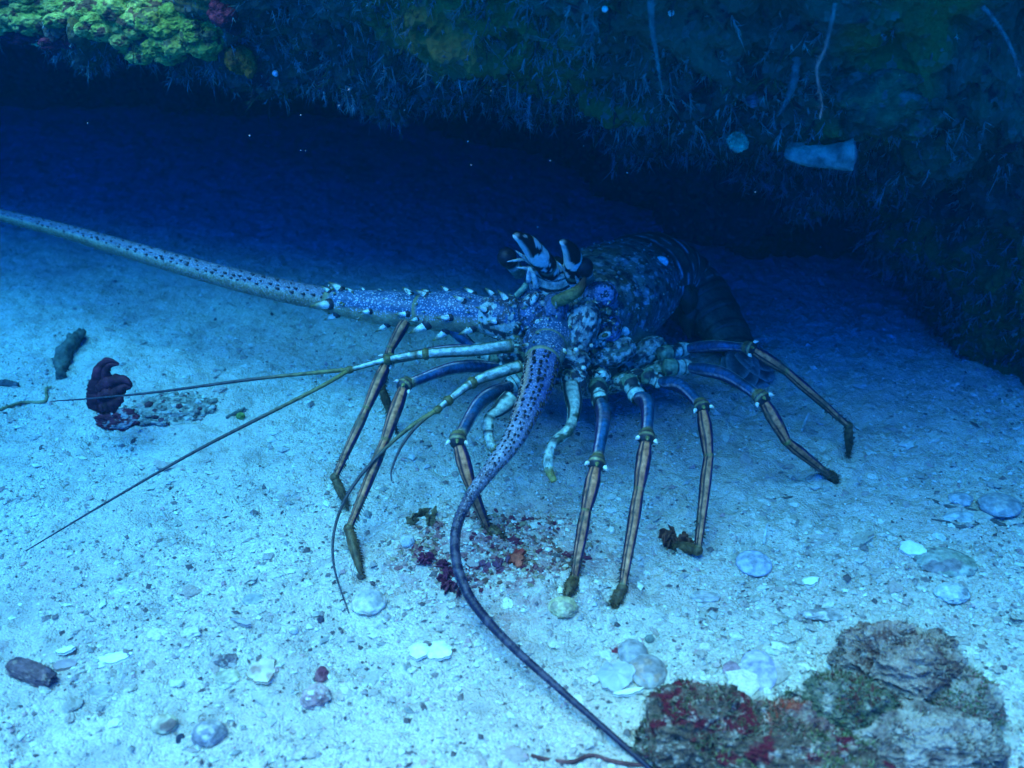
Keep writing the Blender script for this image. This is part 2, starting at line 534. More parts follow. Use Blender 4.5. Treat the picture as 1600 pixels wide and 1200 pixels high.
def build_grit():
    """loose coral grains and shell hash too many to count"""
    rng = np.random.default_rng(4)
    N = 64000
    py = 190 + (1230 - 190) * rng.random(N) ** .8
    px = rng.uniform(-60, 1660, N)
    keep_n = fbm(np.stack([px / 100, py / 60, 0 * px], 1), .6, 3, 77)
    k = rng.random(N) < np.clip(.55 + .9 * keep_n + .25 * (px / 1600 - .4), .08, 1)
    px, py = px[k], py[k]; N = len(px)
    u, v = (px - 800) / FPX, (600 - py) / FPX
    c, s = math.cos(PITCH), math.sin(PITCH)
    t = -CAM_H / (-s + v * c)
    x, y = u * t, (c + v * s) * t
    z = ground_z(x, y)
    size = .0007 + .0011 * rng.random(N) ** 2 + .0027 * rng.random(N) ** 16
    O = np.array([(1, 0, 0), (0, 1, 0), (-1, 0, 0), (0, -1, 0), (0, 0, 1), (0, 0, -1)], float)
    OF = np.array([(0, 1, 4), (1, 2, 4), (2, 3, 4), (3, 0, 4), (1, 0, 5), (2, 1, 5), (3, 2, 5), (0, 3, 5)])
    sc = np.stack([rng.uniform(.7, 1.7, N), rng.uniform(.6, 1.2, N), rng.uniform(.4, .9, N)], 1) * size[:, None]
    a = rng.uniform(0, 2 * math.pi, N)
    L = O[None] * sc[:, None, :] * rng.uniform(.75, 1.25, (N, 6, 1))
    X = L[..., 0] * np.cos(a)[:, None] - L[..., 1] * np.sin(a)[:, None]
    Yv = L[..., 0] * np.sin(a)[:, None] + L[..., 1] * np.cos(a)[:, None]
    V = np.stack([X + x[:, None], Yv + y[:, None], L[..., 2] + (z + size * .25)[:, None]], -1).reshape(-1, 3)
    F = (OF[None] + (np.arange(N) * 6)[:, None, None]).reshape(-1, 3)
    pal = np.array([(.62, .58, .52), (.74, .71, .66), (.52, .47, .42), (.40, .33, .30), (.22, .17, .16), (.12, .09, .09), (.48, .30, .29), (.30, .28, .25)])
    ci = rng.choice(len(pal), N, p=[.33, .09, .23, .12, .09, .06, .04, .04])
    C = np.repeat(pal[ci] * rng.uniform(.85, 1.1, (N, 1)), 6, 0)
    mb = MB(); mb.add(V, None, F, C)
    # flat half-buried fragments, thicker on the right and round the corner rubble
    U, FI = ico(1)
    n2 = 2600
    py = rng.uniform(430, 1215, n2); px = rng.uniform(-20, 1620, n2)
    dens = .10 + .75 * sstep(600, 1500, px) * sstep(560, 800, py) + .8 * np.exp(-((px - 1300) / 260) ** 2 - ((py - 1130) / 130) ** 2) + .5 * np.exp(-((px - 780) / 170) ** 2 - ((py - 860) / 80) ** 2) + .25 * np.exp(-((px - 350) / 260) ** 2 - ((py - 1080) / 80) ** 2)
    kk = np.where(rng.random(n2) < dens)[0]
    for i in kk:
        d = ray(px[i], py[i]); tt = -CAM_H / d[2]
        gx, gy = d[0] * tt, d[1] * tt
        r = rng.uniform(.0018, .0042) + .0045 * rng.random() ** 8
        gz = float(ground_z(gx, gy)[0])
        A = axes_xyz(r * rng.uniform(.8, 1.6), r * rng.uniform(.7, 1.1), r * rng.uniform(.22, .5), rng.uniform(0, 6.28), rng.normal(0, .25))
        W = U * (1 + .28 * rng.normal(0, 1, (len(U), 1)).clip(-1.5, 1.5))
        base = np.array([(.60, .52, .43), (.52, .45, .38), (.44, .36, .31), (.44, .33, .29), (.46, .40, .33), (.70, .64, .56)][rng.integers(6)]) * rng.uniform(.8, 1.1)
        mb.add(np.array((gx, gy, gz + r * .10)) + W @ A, None, FI, base)
    # reddish hash of broken weed and coral under the legs
    for i in range(1500):
        a, q = rng.uniform(0, 6.28), rng.random() ** .6
        x_, y_ = 775 + 150 * q * math.cos(a) + rng.normal(0, 12), 872 + 62 * q * math.sin(a) + rng.normal(0, 5)
        d = ray(x_, y_); tt = -CAM_H / d[2]; gx, gy = d[0] * tt, d[1] * tt
        if vnoise(np.array([[gx, gy, 0]]), 40, 8)[0] < -.15:
            continue
        r = rng.uniform(.0008, .0028)
        A = axes_xyz(r * rng.uniform(.8, 1.8), r * rng.uniform(.5, 1.0), r * rng.uniform(.3, .7), rng.uniform(0, 6.28), rng.normal(0, .3))
        base = np.array([(.38, .24, .22), (.26, .11, .11), (.46, .36, .32), (.17, .08, .06), (.15, .03, .05), (.30, .22, .14)][rng.integers(6)]) * rng.uniform(.8, 1.1)
        mb.add(np.array((gx, gy, float(ground_z(gx, gy)[0]) + r * .15)) + (U * (1 + .28 * rng.normal(0, 1, (len(U), 1)).clip(-1.5, 1.5))) @ A, None, FI, base)
    o = mb.build("coral_grit", M_GRIT, smooth=False)
    tag(o, "loose pale and dark coral grains strewn over the sand", "grit", kind="stuff")
build_grit()

# ------------------------------------------------------------------ the overhanging reef
def reef_surface():
    nx, nv = 460, 330
    xs = np.concatenate([np.linspace(-2.6, -.95, 50, endpoint=False), np.linspace(-.95, .85, 360), np.linspace(.87, 2.4, 50)])
    ip = lambda tab: np.interp(xs, [a for a, _ in tab], [b for _, b in tab])
    zl = ip([(-2.6, .60), (-1.0, .58), (-.80, .44), (-.64, .335), (-.55, .325), (-.46, .318), (-.2, .30), (0, .288), (.06, .27), (.15, .245), (.25, .215), (.343, .19), (.42, .15), (.485, .09), (.53, .0), (.6, -.10), (2.4, -.12)])  # left end, out of view, is raised to let light under the ledge
    yl = ip([(-2.6, 1.25), (-.6, 1.22), (-.2, 1.12), (0, 1.10), (.25, 1.09), (.35, 1.12), (.55, 1.14), (1.0, 1.0), (2.4, .7)])
    yb = ip([(-2.6, 2.3), (-1, 2.15), (-.3, 2.1), (.1, 1.75), (.27, 1.5), (.39, 1.36), (.5, 1.25), (.6, 1.3), (2.4, 1.5)])
    l1 = ip([(-2.6, .40), (-.7, .42), (-.45, .25), (-.27, -.12), (-.1, -.34), (.05, -.41), (.3, -.44), (.6, -.42), (1.2, -.3), (2.4, -.1)])   # how far the upper edge leans back (+) or juts out (-); unseen part, shaped to shade the sand
    l2 = l1 * .62
    zt = np.maximum(zl, -.02)
    rows = [(np.full_like(xs, 2.7), np.full_like(xs, .64)), (np.full_like(xs, 1.9), np.full_like(xs, .66)), (yl + l1 + .25, np.full_like(xs, .66)), (yl + l1 + .02, np.full_like(xs, .645)), (yl + l1 - .01, np.full_like(xs, .60)), (yl + l2, .45 + zt * .25),
            (yl + l1 * .28 - .01, zt + .11), (yl - .005, zl + .03), (yl + .03, zl), (yl + .16, np.maximum(zl + .035, -.05)), (np.maximum(yb - .18, yl + .2), np.maximum(np.minimum(zl, .2), -.08)),
            (np.maximum(yb - .02, yl + .3), np.full_like(xs, .0)), (np.maximum(yb + .1, yl + .4), np.full_like(xs, -.12)), (np.full_like(xs, 2.9), np.full_like(xs, -.14)), (np.full_like(xs, 2.95), np.full_like(xs, .4)), (np.full_like(xs, 2.7), np.full_like(xs, .64))]
    YZ = np.stack([np.stack(r, -1) for r in rows])            # rows, nx, 2
    G = np.zeros((nv, nx, 3))
    wts = np.array([.3, .5, .4, .3, 1.0, 2.0, 1.6, 1.0, 1.6, 1.8, 1.0, .5, .4, .4, .4])
    tt = np.concatenate([[0], np.cumsum(wts)])
    for i in range(nx):
        P = np.stack([np.full(len(rows), xs[i]), YZ[:, i, 0], YZ[:, i, 1]], 1)
        E = np.vstack([P[0], P, P[-1]])
        tv = np.linspace(0, tt[-1], nv)
        k = np.clip(np.searchsorted(tt, tv, side='right') - 1, 0, len(rows) - 2)
        f = ((tv - tt[k]) / (tt[k + 1] - tt[k]))[:, None]
        a, b, c, d = E[k], E[k + 1], E[k + 2], E[k + 3]
        G[:, i] = 0.5 * (2 * b + (c - a) * f * .8 + (2 * a - 5 * b + 4 * c - d) * f ** 2 * .8 + (-a + 3 * b - 3 * c + d) * f ** 3 * .8) * 1.0 if False else \
            b + (c - b) * (f * .5 + .5 * f * f * (3 - 2 * f))
    # soften along the profile, then displace along normals
    for _ in range(5):
        G[1:-1] = .25 * G[:-2] + .5 * G[1:-1] + .25 * G[2:]
    dv = np.gradient(G, axis=0); dxx = np.gradient(G, axis=1)
    N = np.cross(dv, dxx); N /= np.linalg.norm(N, axis=2)[..., None] + 1e-12
    if N[int(nv * .3), nx // 2, 1] > 0:
        N = -N
    F = G.reshape(-1, 3)
    h = .050 * fbm(F, 5, 3, 31) + .036 * fbm(F, 15, 3, 41) + .024 * (1 - 2.2 * np.abs(fbm(F, 30, 3, 61))) + .010 * fbm(F, 80, 3, 71)
    fade = np.ones((nv, nx)); fade[:3] = 0; fade[-3:] = 0
    V = F + N.reshape(-1, 3) * (h * fade.ravel())[:, None]
    V = V.reshape(nv, nx, 3)
    dv = np.gradient(V, axis=0); dxx = np.gradient(V, axis=1)
    N2 = np.cross(dv, dxx); N2 /= np.linalg.norm(N2, axis=2)[..., None] + 1e-12
    if (N2 * N).sum(2).mean() < 0:
        N2 = -N2
    return V, N2, nv, nx

RV, RN, R_NV, R_NX = reef_surface()

def build_reef():
    mb = MB()
    V = RV.copy()
    mb.add(V.reshape(-1, 3), grid_quads(R_NV, R_NX, False))
    for side in (0, R_NX - 1):                # close both far ends
        ring = V[:, side]
        c = ring.mean(0)
        idx = np.arange(R_NV - 1)
        mb.add(np.vstack([ring, c]), None, np.stack([idx, idx + 1, np.full(R_NV - 1, R_NV)], 1))
    o = mb.build("reef_overhang", M_REEF)
    o["kind"] = "structure"
build_reef()

def project(V):
    r = V - np.array((0, 0, CAM_H))
    c, s = math.cos(PITCH), math.sin(PITCH)
    d = r[..., 1] * c - r[..., 2] * s
    v = (r[..., 1] * s + r[..., 2] * c) / d
    return 800 + FPX * r[..., 0] / d, 600 - FPX * v, d

R_PX, R_PY, R_D = project(RV)

def reef_hit(px, py):
    """the nearest point of the reef seen in this direction, and its normal"""
    d2 = (R_PX - px) ** 2 + (R_PY - py) ** 2
    near = d2 < max(9.0, d2.min() + 1e-6) * 1.5
    cand = np.where(near, R_D, 1e9)
    k = np.unravel_index(np.argmin(cand), cand.shape)
    return RV[k].copy(), RN[k].copy()

def build_turf():
    """fuzz of hydroids and fine algae on the face and lip of the ledge"""
    rng = np.random.default_rng(11)
    vis = (R_PX > -150) & (R_PX < 1750) & (R_PY > -160) & (R_PY < 700) & (RV[..., 2] > -.02)
    rows = np.arange(R_NV)[:, None] / R_NV
    w = np.where(vis & (rows < .66), 1.0, 0.0)
    A = np.linalg.norm(np.cross(np.gradient(RV, axis=0), np.gradient(RV, axis=1)), axis=2)
    flat = RV.reshape(-1, 3)
    patch = np.clip(.5 + 1.4 * fbm(flat, 9, 3, 91), 0.02, 1).reshape(w.shape)
    lip = np.exp(-((rows - .52) / .10) ** 2)
    w = w * A * (patch * .7 + lip * .9)
    w *= np.where((R_PX < 330) & (R_PY < 75), .25, 1)
    w = (w / w.sum()).ravel()
    NT, K = 8200, 12
    idx = rng.choice(len(w), NT, p=w)
    base = flat[idx]; nrm = RN.reshape(-1, 3)[idx]
    down = np.array((0, -.1, -1.0))
    d0 = nrm * .65 + down * rng.uniform(.3, 1.1, (NT, 1)) + rng.normal(0, .35, (NT, 3))
    d0 /= np.linalg.norm(d0, axis=1)[:, None]
    Lt = .006 + .020 * rng.random(NT) ** 2.8
    tc = np.array([(.13, .24, .22), (.09, .18, .17), (.18, .28, .25), (.06, .085, .035), (.075, .045, .045), (.09, .11, .045)])
    ci = rng.choice(len(tc), NT, p=[.32, .28, .16, .10, .06, .08])
    B = np.repeat(base, K, 0); D = np.repeat(d0, K, 0); L = np.repeat(Lt, K) * rng.uniform(.4, 1.0, NT * K)
    colr = np.repeat(tc[ci] * rng.uniform(.7, 1.2, (NT, 1)), K, 0)
    # stems: first a trunk, then twigs that leave it part of the way up
    kk = np.tile(np.arange(K), NT)
    up = np.where(kk == 0, 0, rng.uniform(.0, .75, NT * K))
    D2 = D + rng.normal(0, .55, (NT * K, 3)) * (kk > 0)[:, None]
    D2 /= np.linalg.norm(D2, axis=1)[:, None]
    L = np.where(kk == 0, np.repeat(Lt, K), L * .45)
    B = B + D * (up * np.repeat(Lt, K))[:, None] - D * .002
    ref = rng.normal(0, 1, (NT * K, 3))
    N1 = np.cross(D2, ref); N1 /= np.linalg.norm(N1, axis=1)[:, None]
    N2 = np.cross(D2, N1)
    r = np.where(kk == 0, .0007, .00045) * rng.uniform(.7, 1.5, NT * K)
    bend = rng.normal(0, .22, (NT * K, 3)) + np.array((0, 0, -.15))
    V = np.zeros((NT * K, 7, 3))
    for j, an in enumerate((0, 2.094, 4.189)):
        o = math.cos(an) * N1 + math.sin(an) * N2
        V[:, j] = B + o * r[:, None]
        V[:, 3 + j] = B + (D2 * .55 + bend * .3) * L[:, None] + o * (r * .8)[:, None]
    V[:, 6] = B + (D2 + bend) * L[:, None]
    q = np.array([(0, 1, 4, 3), (1, 2, 5, 4), (2, 0, 3, 5)]); t = np.array([(3, 4, 6), (4, 5, 6), (5, 3, 6)])
    off = (np.arange(NT * K) * 7)[:, None, None]
    mb = MB()
    mb.add(V.reshape(-1, 3), (q[None] + off).reshape(-1, 4), (t[None] + off).reshape(-1, 3), np.repeat(colr, 7, 0))
    o = mb.build("hydroid_turf", M_TURF)
    tag(o, "grey green fuzz of hydroids and algae on the ledge", "algae", kind="stuff")
build_turf()

# ------------------------------------------------------------------ the spiny lobster
VIEW = (0, -0.82, 0.57)
PALE = np.array((.46, .62, .54)); CREAM = np.array((.70, .82, .72)); DARK = np.array((.015, .018, .022))
OLIVE = np.array((.16, .17, .05)); BLUE = np.array((.014, .088, .19)); PURPLE = np.array((.032, .020, .095))
TAN = np.array((.52, .19, .085)); GREEN = np.array((.14, .22, .14)); BROWN = np.array((.13, .075, .03))

def bands(x, stops):
    """piecewise colours with soft edges: stops = [(x, colour), ...]"""
    xs = [a for a, _ in stops]
    return np.stack([np.interp(x, xs, [c[k] for _, c in stops]) for k in range(3)], 1)

def hard(x, stops, soft=.06):
    """stops = [(start, colour)...] as plateaus"""
    pts = []
    for i, (a, c) in enumerate(stops):
        e = stops[i + 1][0] if i + 1 < len(stops) else 9
        pts += [(a + soft / 2, c), (e - soft / 2, c)]
    return bands(x, pts)

def leg_stripe(phi, s, pos):
    n = .12 * vnoise(pos, 60, 3)
    x = phi / math.pi + n * .4
    c = hard(x, [(-9, PURPLE * .4), (-.46, PURPLE * .75), (-.15, TAN), (.10, DARK), (.20, TAN * .8 + .03), (.30, PURPLE * .3), (.7, BLUE * .5)], .035)
    c = c * (1 + .5 * fbm(pos, 140, 3, 12))[:, None]
    sc = sstep(.16, .34, fbm(pos, 70, 3, 15))[:, None]
    c = c * (1 - .6 * sc) + .6 * sc * np.array((.10, .085, .05))[None]
    e = sstep(.93, 1.0, s) + 1 - sstep(0, .05, s)
    return c * (1 - e)[:, None] + (OLIVE * .9)[None] * e[:, None]

def merus_col(phi, s, pos):
    x = phi / math.pi
    c = hard(x, [(-9, PALE * .5), (-.46, PALE * .6), (-.34, BLUE * .55), (-.1, BLUE), (.13, BLUE * .7), (.19, np.array((.34, .30, .33))), (.29, PURPLE * .7), (.7, PALE * .4)], .07)
    c = c * (1 + .6 * fbm(pos, 90, 3, 14))[:, None]
    sc = sstep(.18, .36, fbm(pos, 60, 3, 16))[:, None]
    c = c * (1 - .5 * sc) + .5 * sc * np.array((.10, .075, .10))[None]
    e = sstep(.90, .97, s)
    c = c * (1 - e)[:, None] + (np.array((.26, .24, .10)))[None] * e[:, None]
    d = 1 - sstep(.0, .06, s)
    return c * (1 - d)[:, None] + DARK[None] * 1.5 * d[:, None]

def dactyl_col(phi, s, pos):
    n = vnoise(pos, 160, 8)[:, None]
    c = BROWN[None] * (1 + .5 * n)
    t = sstep(.8, 1, s)[:, None]
    return c * (1 - t) + DARK[None] * 2 * t

def knee_ring(mb, p, d, r, side):
    """swollen collar at the end of the merus with a dark rim, a pale band and white-tipped spines"""
    d = norm(d)
    def col(phi, s, pos):
        o = hard(s, [(-1, np.array((.13, .12, .05))), (.35, DARK * 2), (.48, np.array((.21, .20, .10))), (.68, DARK * 1.2)], .08)
        return np.clip(o * (1 + .8 * fbm(pos, 160, 3, 4))[:, None], 0, 1)
    tube(mb, [p - d * r * 1.1, p - d * r * .2, p + d * r * .9], [r * .85, r * 1.14, r * 1.2, r * .8], n=18, seg=28, col=col, mat=2)
    s = norm(np.cross(d, norm(VIEW)))
    for k in (-1, 1):
        q = p + s * k * r * 1.15 + d * r * .3 + norm(VIEW) * r * .4
        blob(mb, q, np.eye(3) * r * .30, 2, .1, col=CREAM * .85, mat=2)
        spike(mb, q, s * k * .6 + d * .9 + norm(VIEW) * .4, r * .7, r * .30, CREAM * .85, CREAM * .5, mat=2)
    q = p + norm(VIEW) * r * 1.1
    spike(mb, q, norm(VIEW) * .3 + d, r * .6, r * .3, OLIVE, OLIVE * 1.5, mat=2)

def bristles(mb, C, R, count, length, seed, side=None, col=BROWN):
    rng = np.random.default_rng(seed)
    for i in range(count):
        k = rng.integers(1, len(C) - 1)
        t = norm(C[min(k + 1, len(C) - 1)] - C[k - 1])
        o = rng.normal(0, 1, 3)
        if side is not None:
            o = np.asarray(side) + .45 * o
        o = norm(o - t * (o @ t))
        spike(mb, C[k] + o * R[k] * .8, o + t * .6, length * rng.uniform(.6, 1.2), .0006, col * rng.uniform(.5, 1.2), seg=3, n=3, mat=2)

def make_leg(mb, coxa, start, knee, cend, pend, tip, r=.0068, seed=1, mcurve=(0, 0, .008), bside=None, dact=True):
    P = [np.asarray(p, float) for p in (coxa, start, knee, cend, pend, tip)]
    coxa, start, knee, cend, pend, tip = P
    r = r * .86
    # coxa and ischium: short pale knuckles with dark joints between them
    d = start - coxa
    def cox(phi, s, pos):
        n = vnoise(pos, 110, seed)
        base = hard(s, [(-1, GREEN * 1.2), (.30, DARK * 1.5), (.36, PALE), (.62, DARK * 2), (.68, PALE * 1.1), (.95, DARK)], .04)
        return np.where((n > .42)[:, None], DARK[None] * 2, base)
    tube(mb, [coxa - d * .25, coxa + d * .35, start + d * .12], [r * 1.5, r * 1.6, r * 1.25, r * 1.5, r * 1.15], n=26, seg=22, col=cox, mat=2)
    mid = (start + knee) / 2 + np.asarray(mcurve)
    tube(mb, [start, mid, knee], [r * 1.0, r * 1.5, r * 1.42, r * 1.15, r * 1.05], n=44, seg=44, col=merus_col, mat=2, b=.80)
    bristles(mb, np.linspace(start, knee, 16), np.full(16, r), 14, .003, seed + 40, None, BROWN)
    dk = norm(knee - mid)
    dn = norm(cend - knee)
    knee_ring(mb, knee, dk * .6 + dn * .5, r * 1.12, seed)
    # carpus
    tube(mb, [knee + dn * r * .5, knee * .45 + cend * .55 + np.array((0, -.0015, .001)), cend], [r * .95, r * 1.32, r * 1.2, r * .88], n=26, seg=44, col=leg_stripe, mat=2, b=.85)
    # propodus
    dp = norm(pend - cend)
    C, T, N, B, R = tube(mb, [cend - dp * r * .5, (cend + pend) / 2, pend], [r * .92, r * 1.12, r * 1.0, r * .86, r * .70], n=44, seg=44, col=leg_stripe, mat=2, b=.80, disp=lambda p, s: 1 + .05 * fbm(np.stack([np.cos(p).ravel(), np.sin(p).ravel(), s.ravel() * 7 + seed], 1), 1.6, 3, seed).reshape(p.shape))
    blob(mb, pend, np.eye(3) * r * .84, 3, .08, col=BROWN * .9, mat=2)
    if dact:
        dd = norm(tip - pend)
        C, T, N, B, R = tube(mb, [pend + dd * r * .4, (pend + tip) / 2 + np.array((0, 0, .001)), tip], [r * .74, r * .86, r * .74, r * .5, r * .10], n=20, seg=16, col=dactyl_col, mat=2)
        bristles(mb, C, R, 110, .0034, seed + 5, bside)
        C2 = C[:2].repeat(6, 0)
    bristles(mb, np.linspace(cend * .4 + pend * .6, pend, 14), np.full(14, r * .8), 46, .0036, seed + 9, bside, BROWN * .8)

def make_lobster():
    root = empty("spiny_lobster", PZ(900, 640, 0.0))
    tag(root, "blue and olive spiny lobster with striped legs and long antennae standing under the ledge", "lobster")
    mb = MB()                                    # the body: shell, tail and legs in one mesh; slots 0 shell, 1 pebbled, 2 leg

    # ---- carapace
    st = np.array([  # x, y, z, half width, up, down
        (.040, .955, .122, .012, .012, .020),
        (.046, .966, .122, .030, .024, .040),
        (.056, .985, .118, .043, .034, .055),
        (.074, 1.012, .112, .053, .041, .062),
        (.095, 1.042, .107, .058, .045, .062),
        (.115, 1.070, .103, .058, .046, .058),
        (.134, 1.096, .100, .054, .043, .052),
        (.146, 1.112, .098, .050, .039, .046),
        (.149, 1.116, .097, .036, .030, .034)])
    n, seg = 150, 220
    S = spline(st, n)
    C = S[:, :3]
    T, N, B = frames(C, (0, 0, 1))
    ph = np.linspace(-math.pi, math.pi, seg, endpoint=False)
    PH, SS = np.meshgrid(ph, np.linspace(0, 1, n))
    cu, su = np.cos(PH), np.sin(PH)
    h = np.where(cu > 0, S[:, 4:5], S[:, 5:6])
    ex = np.where(cu > 0, .92, .75)
    V = C[:, None] + (np.sign(cu) * np.abs(cu) ** ex * h)[..., None] * N[:, None] + (np.sign(su) * np.abs(su) ** .95 * S[:, 3:4])[..., None] * B[:, None]
    V = V.reshape(-1, 3)
    s, p = SS.ravel(), PH.ravel() / math.pi
    # the cervical groove: a dent that runs round behind the head
    g = np.exp(-((s - .46 - .05 * np.cos(p * 3)) / .022) ** 2) * (np.abs(p) < .62)
    out = V - np.repeat(C, seg, 0)
    V = V - out * (.09 * g)[:, None] + norm((0, 0, 1)) * 0
    V = V + out * (.035 * fbm(V, 45, 3, 4) + .012 * fbm(V, 160, 2, 6))[:, None]
    n1 = fbm(V, 38, 4, 21); n2 = fbm(V, 110, 3, 22); n3 = vnoise(V, 300, 23)
    col = np.array((.115, .155, .125))[None] * (1 + .9 * n1 + .6 * n2)[:, None]
    col = np.where((n1 > .16)[:, None], np.array((.105, .095, .05))[None] * (1 + .4 * n2[:, None]), col)
    col = np.where((n2 > .30)[:, None], np.array((.12, .20, .23))[None], col)
    n5 = fbm(V, 210, 2, 27)
    col = np.where((n5 > .34)[:, None], np.array((.34, .44, .43))[None], col)
    col = np.where((n5 < -.30)[:, None], DARK[None] * 1.5, col)
    col = np.where((n3 > .80)[:, None], np.array((.30, .36, .36))[None], col)
    low = sstep(.52, .74, np.abs(p) + .06 * n1)               # the cheek low on the side is a paler net
    col = col * (1 - .8 * low[:, None]) + .8 * low[:, None] * (np.array((.20, .25, .22))[None] * (1 + .7 * n2[:, None]))
    front = 1 - sstep(.10, .34, s + .10 * n1)
    col = col * (1 - .7 * front[:, None]) + .7 * front[:, None] * (np.array((.20, .25, .25))[None] * (1 + .9 * n2[:, None]))
    # pale edge line at the rear margin
    rim = np.exp(-((s - .955) / .012) ** 2)
    col = col * (1 - .6 * rim[:, None]) + .6 * rim[:, None] * np.array((.30, .36, .36))[None]
    a = np.clip(.15 + .75 * low + .3 * front, 0, 1) * (.6 + .4 * n1)
    mb.add(V, grid_quads(n, seg), np.vstack([np.stack([np.full(seg, 0), (np.arange(seg)), (np.arange(seg) + 1) % seg], 1)[1:-1],
           np.stack([np.full(seg, (n - 1) * seg), (n - 1) * seg + (np.arange(seg) + 1) % seg, (n - 1) * seg + np.arange(seg)], 1)[1:-1]]), np.concatenate([np.clip(col, 0, 1), a[:, None]], 1), 0)
    VV = V.reshape(n, seg, 3)
    NN = np.cross(np.gradient(VV, axis=1), np.gradient(VV, axis=0))
    NN /= np.linalg.norm(NN, axis=2)[..., None] + 1e-12
    if (NN * (VV - C[:, None])).sum() < 0:
        NN = -NN
    def surf(sv, pv):
        i = int(np.clip(sv, 0, 1) * (n - 1)); j = int(((pv + 1) / 2 * seg)) % seg
        return VV[i, j], NN[i, j], -T[i]
    # spines in rows that point forward, dark at the base with pale tips
    rng = np.random.default_rng(8)
    for pv in (-.58, -.46, -.33, -.20, -.10, .10, .20, .33, .46, .58):
        for sv in np.arange(.16, .95, .062):
            q, nn, fw = surf(sv + rng.uniform(-.02, .02), pv + rng.uniform(-.03, .03))
            L = (.0095 if abs(pv) in (.20, .10) and sv < .5 else .0058) * rng.uniform(.7, 1.25)
            spike(mb, q - nn * .001, nn * .6 + fw, L, L * .26, np.array((.09, .09, .05)), np.array((.46, .50, .40)), seg=7, n=5)
    # ---- abdomen: rings that fall away behind and curl under
    ab = np.array([
        (.128, 1.092, .099, .052, .043, .046), (.146, 1.113, .098, .053, .042, .050), (.164, 1.130, .093, .053, .041, .052),
        (.182, 1.138, .083, .049, .038, .048), (.201, 1.138, .071, .045, .035, .043), (.216, 1.124, .058, .040, .032, .036),
        (.230, 1.104, .045, .035, .026, .026), (.242, 1.082, .034, .031, .019, .018), (.250, 1.062, .027, .026, .012, .010)])
    n2_, sg = 190, 120
    S = spline(ab, n2_); C2 = S[:, :3]
    T2, N2, B2 = frames(C2, (.25, .35, 1))
    ph = np.linspace(-math.pi, math.pi, sg, endpoint=False)
    PH, SS = np.meshgrid(ph, np.linspace(0, 1, n2_))
    rings = 8
    fr = (SS * rings) % 1.0
    step = 1 + .055 * fr ** 2 - .05 * np.exp(-(fr / .07) ** 2)
    cu, su = np.cos(PH), np.sin(PH)
    h = np.where(cu > 0, S[:, 4:5], S[:, 5:6])
    V = C2[:, None] + (cu * h * step)[..., None] * N2[:, None] + (np.sign(su) * np.abs(su) ** .9 * S[:, 3:4] * step)[..., None] * B2[:, None]
    V = V.reshape(-1, 3)
    fr, s, p = fr.ravel(), SS.ravel(), PH.ravel() / math.pi
    nz = fbm(V, 60, 3, 33); nf = fbm(V, 170, 2, 34)
    col = np.array((.060, .078, .050))[None] * (1 + .8 * nz + .4 * nf)[:, None]
    edge = np.exp(-((fr - .90) / .06) ** 2) * sstep(-.05, .25, fbm(V * np.array((1, 1, 1)), 75, 2, 37) + .12) * (1 - sstep(.46, .66, s))
    edge2 = np.exp(-((fr - .45) / .07) ** 2) * sstep(.1, .3, fbm(V, 95, 2, 38)) * (1 - sstep(.46, .66, s))
    edge = np.maximum(edge, .8 * edge2)
    col = col * (1 - .8 * edge[:, None]) + .8 * edge[:, None] * np.array((.56, .68, .70))[None]
    dk = np.exp(-((fr - .72) / .07) ** 2)
    col = col * (1 - .75 * dk[:, None])
    low = sstep(.5, .62, np.abs(p))
    col = col * (1 - low[:, None]) + low[:, None] * np.array((.055, .066, .028))[None] * (1 + .4 * nz[:, None])
    mb.add(V, grid_quads(n2_, sg), None, np.clip(col, 0, 1), 0)
    V2 = V.reshape(n2_, sg, 3)
    # side flaps of the rings, ending in a spine
    for k in range(1, 6):
        for sd_ in (-1, 1):
            i = int((k + .55) / rings * (n2_ - 1)); j = int((sd_ * .60 + 1) / 2 * sg)
            q = V2[i, j]; dn = np.array((0, 0, -1.0))
            o = norm(V2[i, j] - C2[i])
            tube(mb, [q - dn * .012 - o * .003, q + o * .004 + dn * .004, q + dn * .022 + o * .001 + T2[i] * .006], [.007, .009, .0055, .001], n=12, seg=14, ref=o, b=1.25, col=np.array((.055, .055, .025)), mat=0)
    # tail fan tucked below: five flat leaves with a pale rim
    fan0 = C2[-1]; ft = norm(T2[-1] + np.array((.12, 0, -.12)))
    fs = norm(np.cross(ft, (0, 0, 1)))
    for k, (an, L, W) in enumerate(((-46, .040, .017), (-23, .046, .018), (0, .048, .019), (23, .046, .018), (46, .040, .017))):
        d = ft * math.cos(RAD(an)) + fs * math.sin(RAD(an)); w = norm(np.cross(d, (0, 0, 1)))
        m_, k_ = 22, 24
        uu = np.linspace(0, 1, m_)
        wd = W * np.sqrt(np.clip(np.sin(np.pi * (uu * .80 + .16)), 0, 1)) * (uu < 1) + .0004
        ctr = fan0[None] + d[None] * (uu * L)[:, None] + np.array((0, 0, 1.0))[None] * (.002 * k % .004 - .006 * uu ** 2)[:, None]
        a = np.linspace(-math.pi, math.pi, k_, endpoint=False)
        Vv = ctr[:, None] + (np.sin(a)[None] * wd[:, None])[..., None] * w + (np.cos(a)[None] * .0022)[..., None] * np.array((0, 0, 1.0))
        r_ = np.maximum(np.abs(np.sin(a))[None] ** 3 * np.ones((m_, 1)), sstep(.86, .96, uu)[:, None])
        cc = np.array((.035, .04, .05))[None, None] * (1 - r_[..., None]) + np.array((.22, .26, .26))[None, None] * r_[..., None]
        mb.add(Vv.reshape(-1, 3), grid_quads(m_, k_), None, cc.reshape(-1, 3), 0)

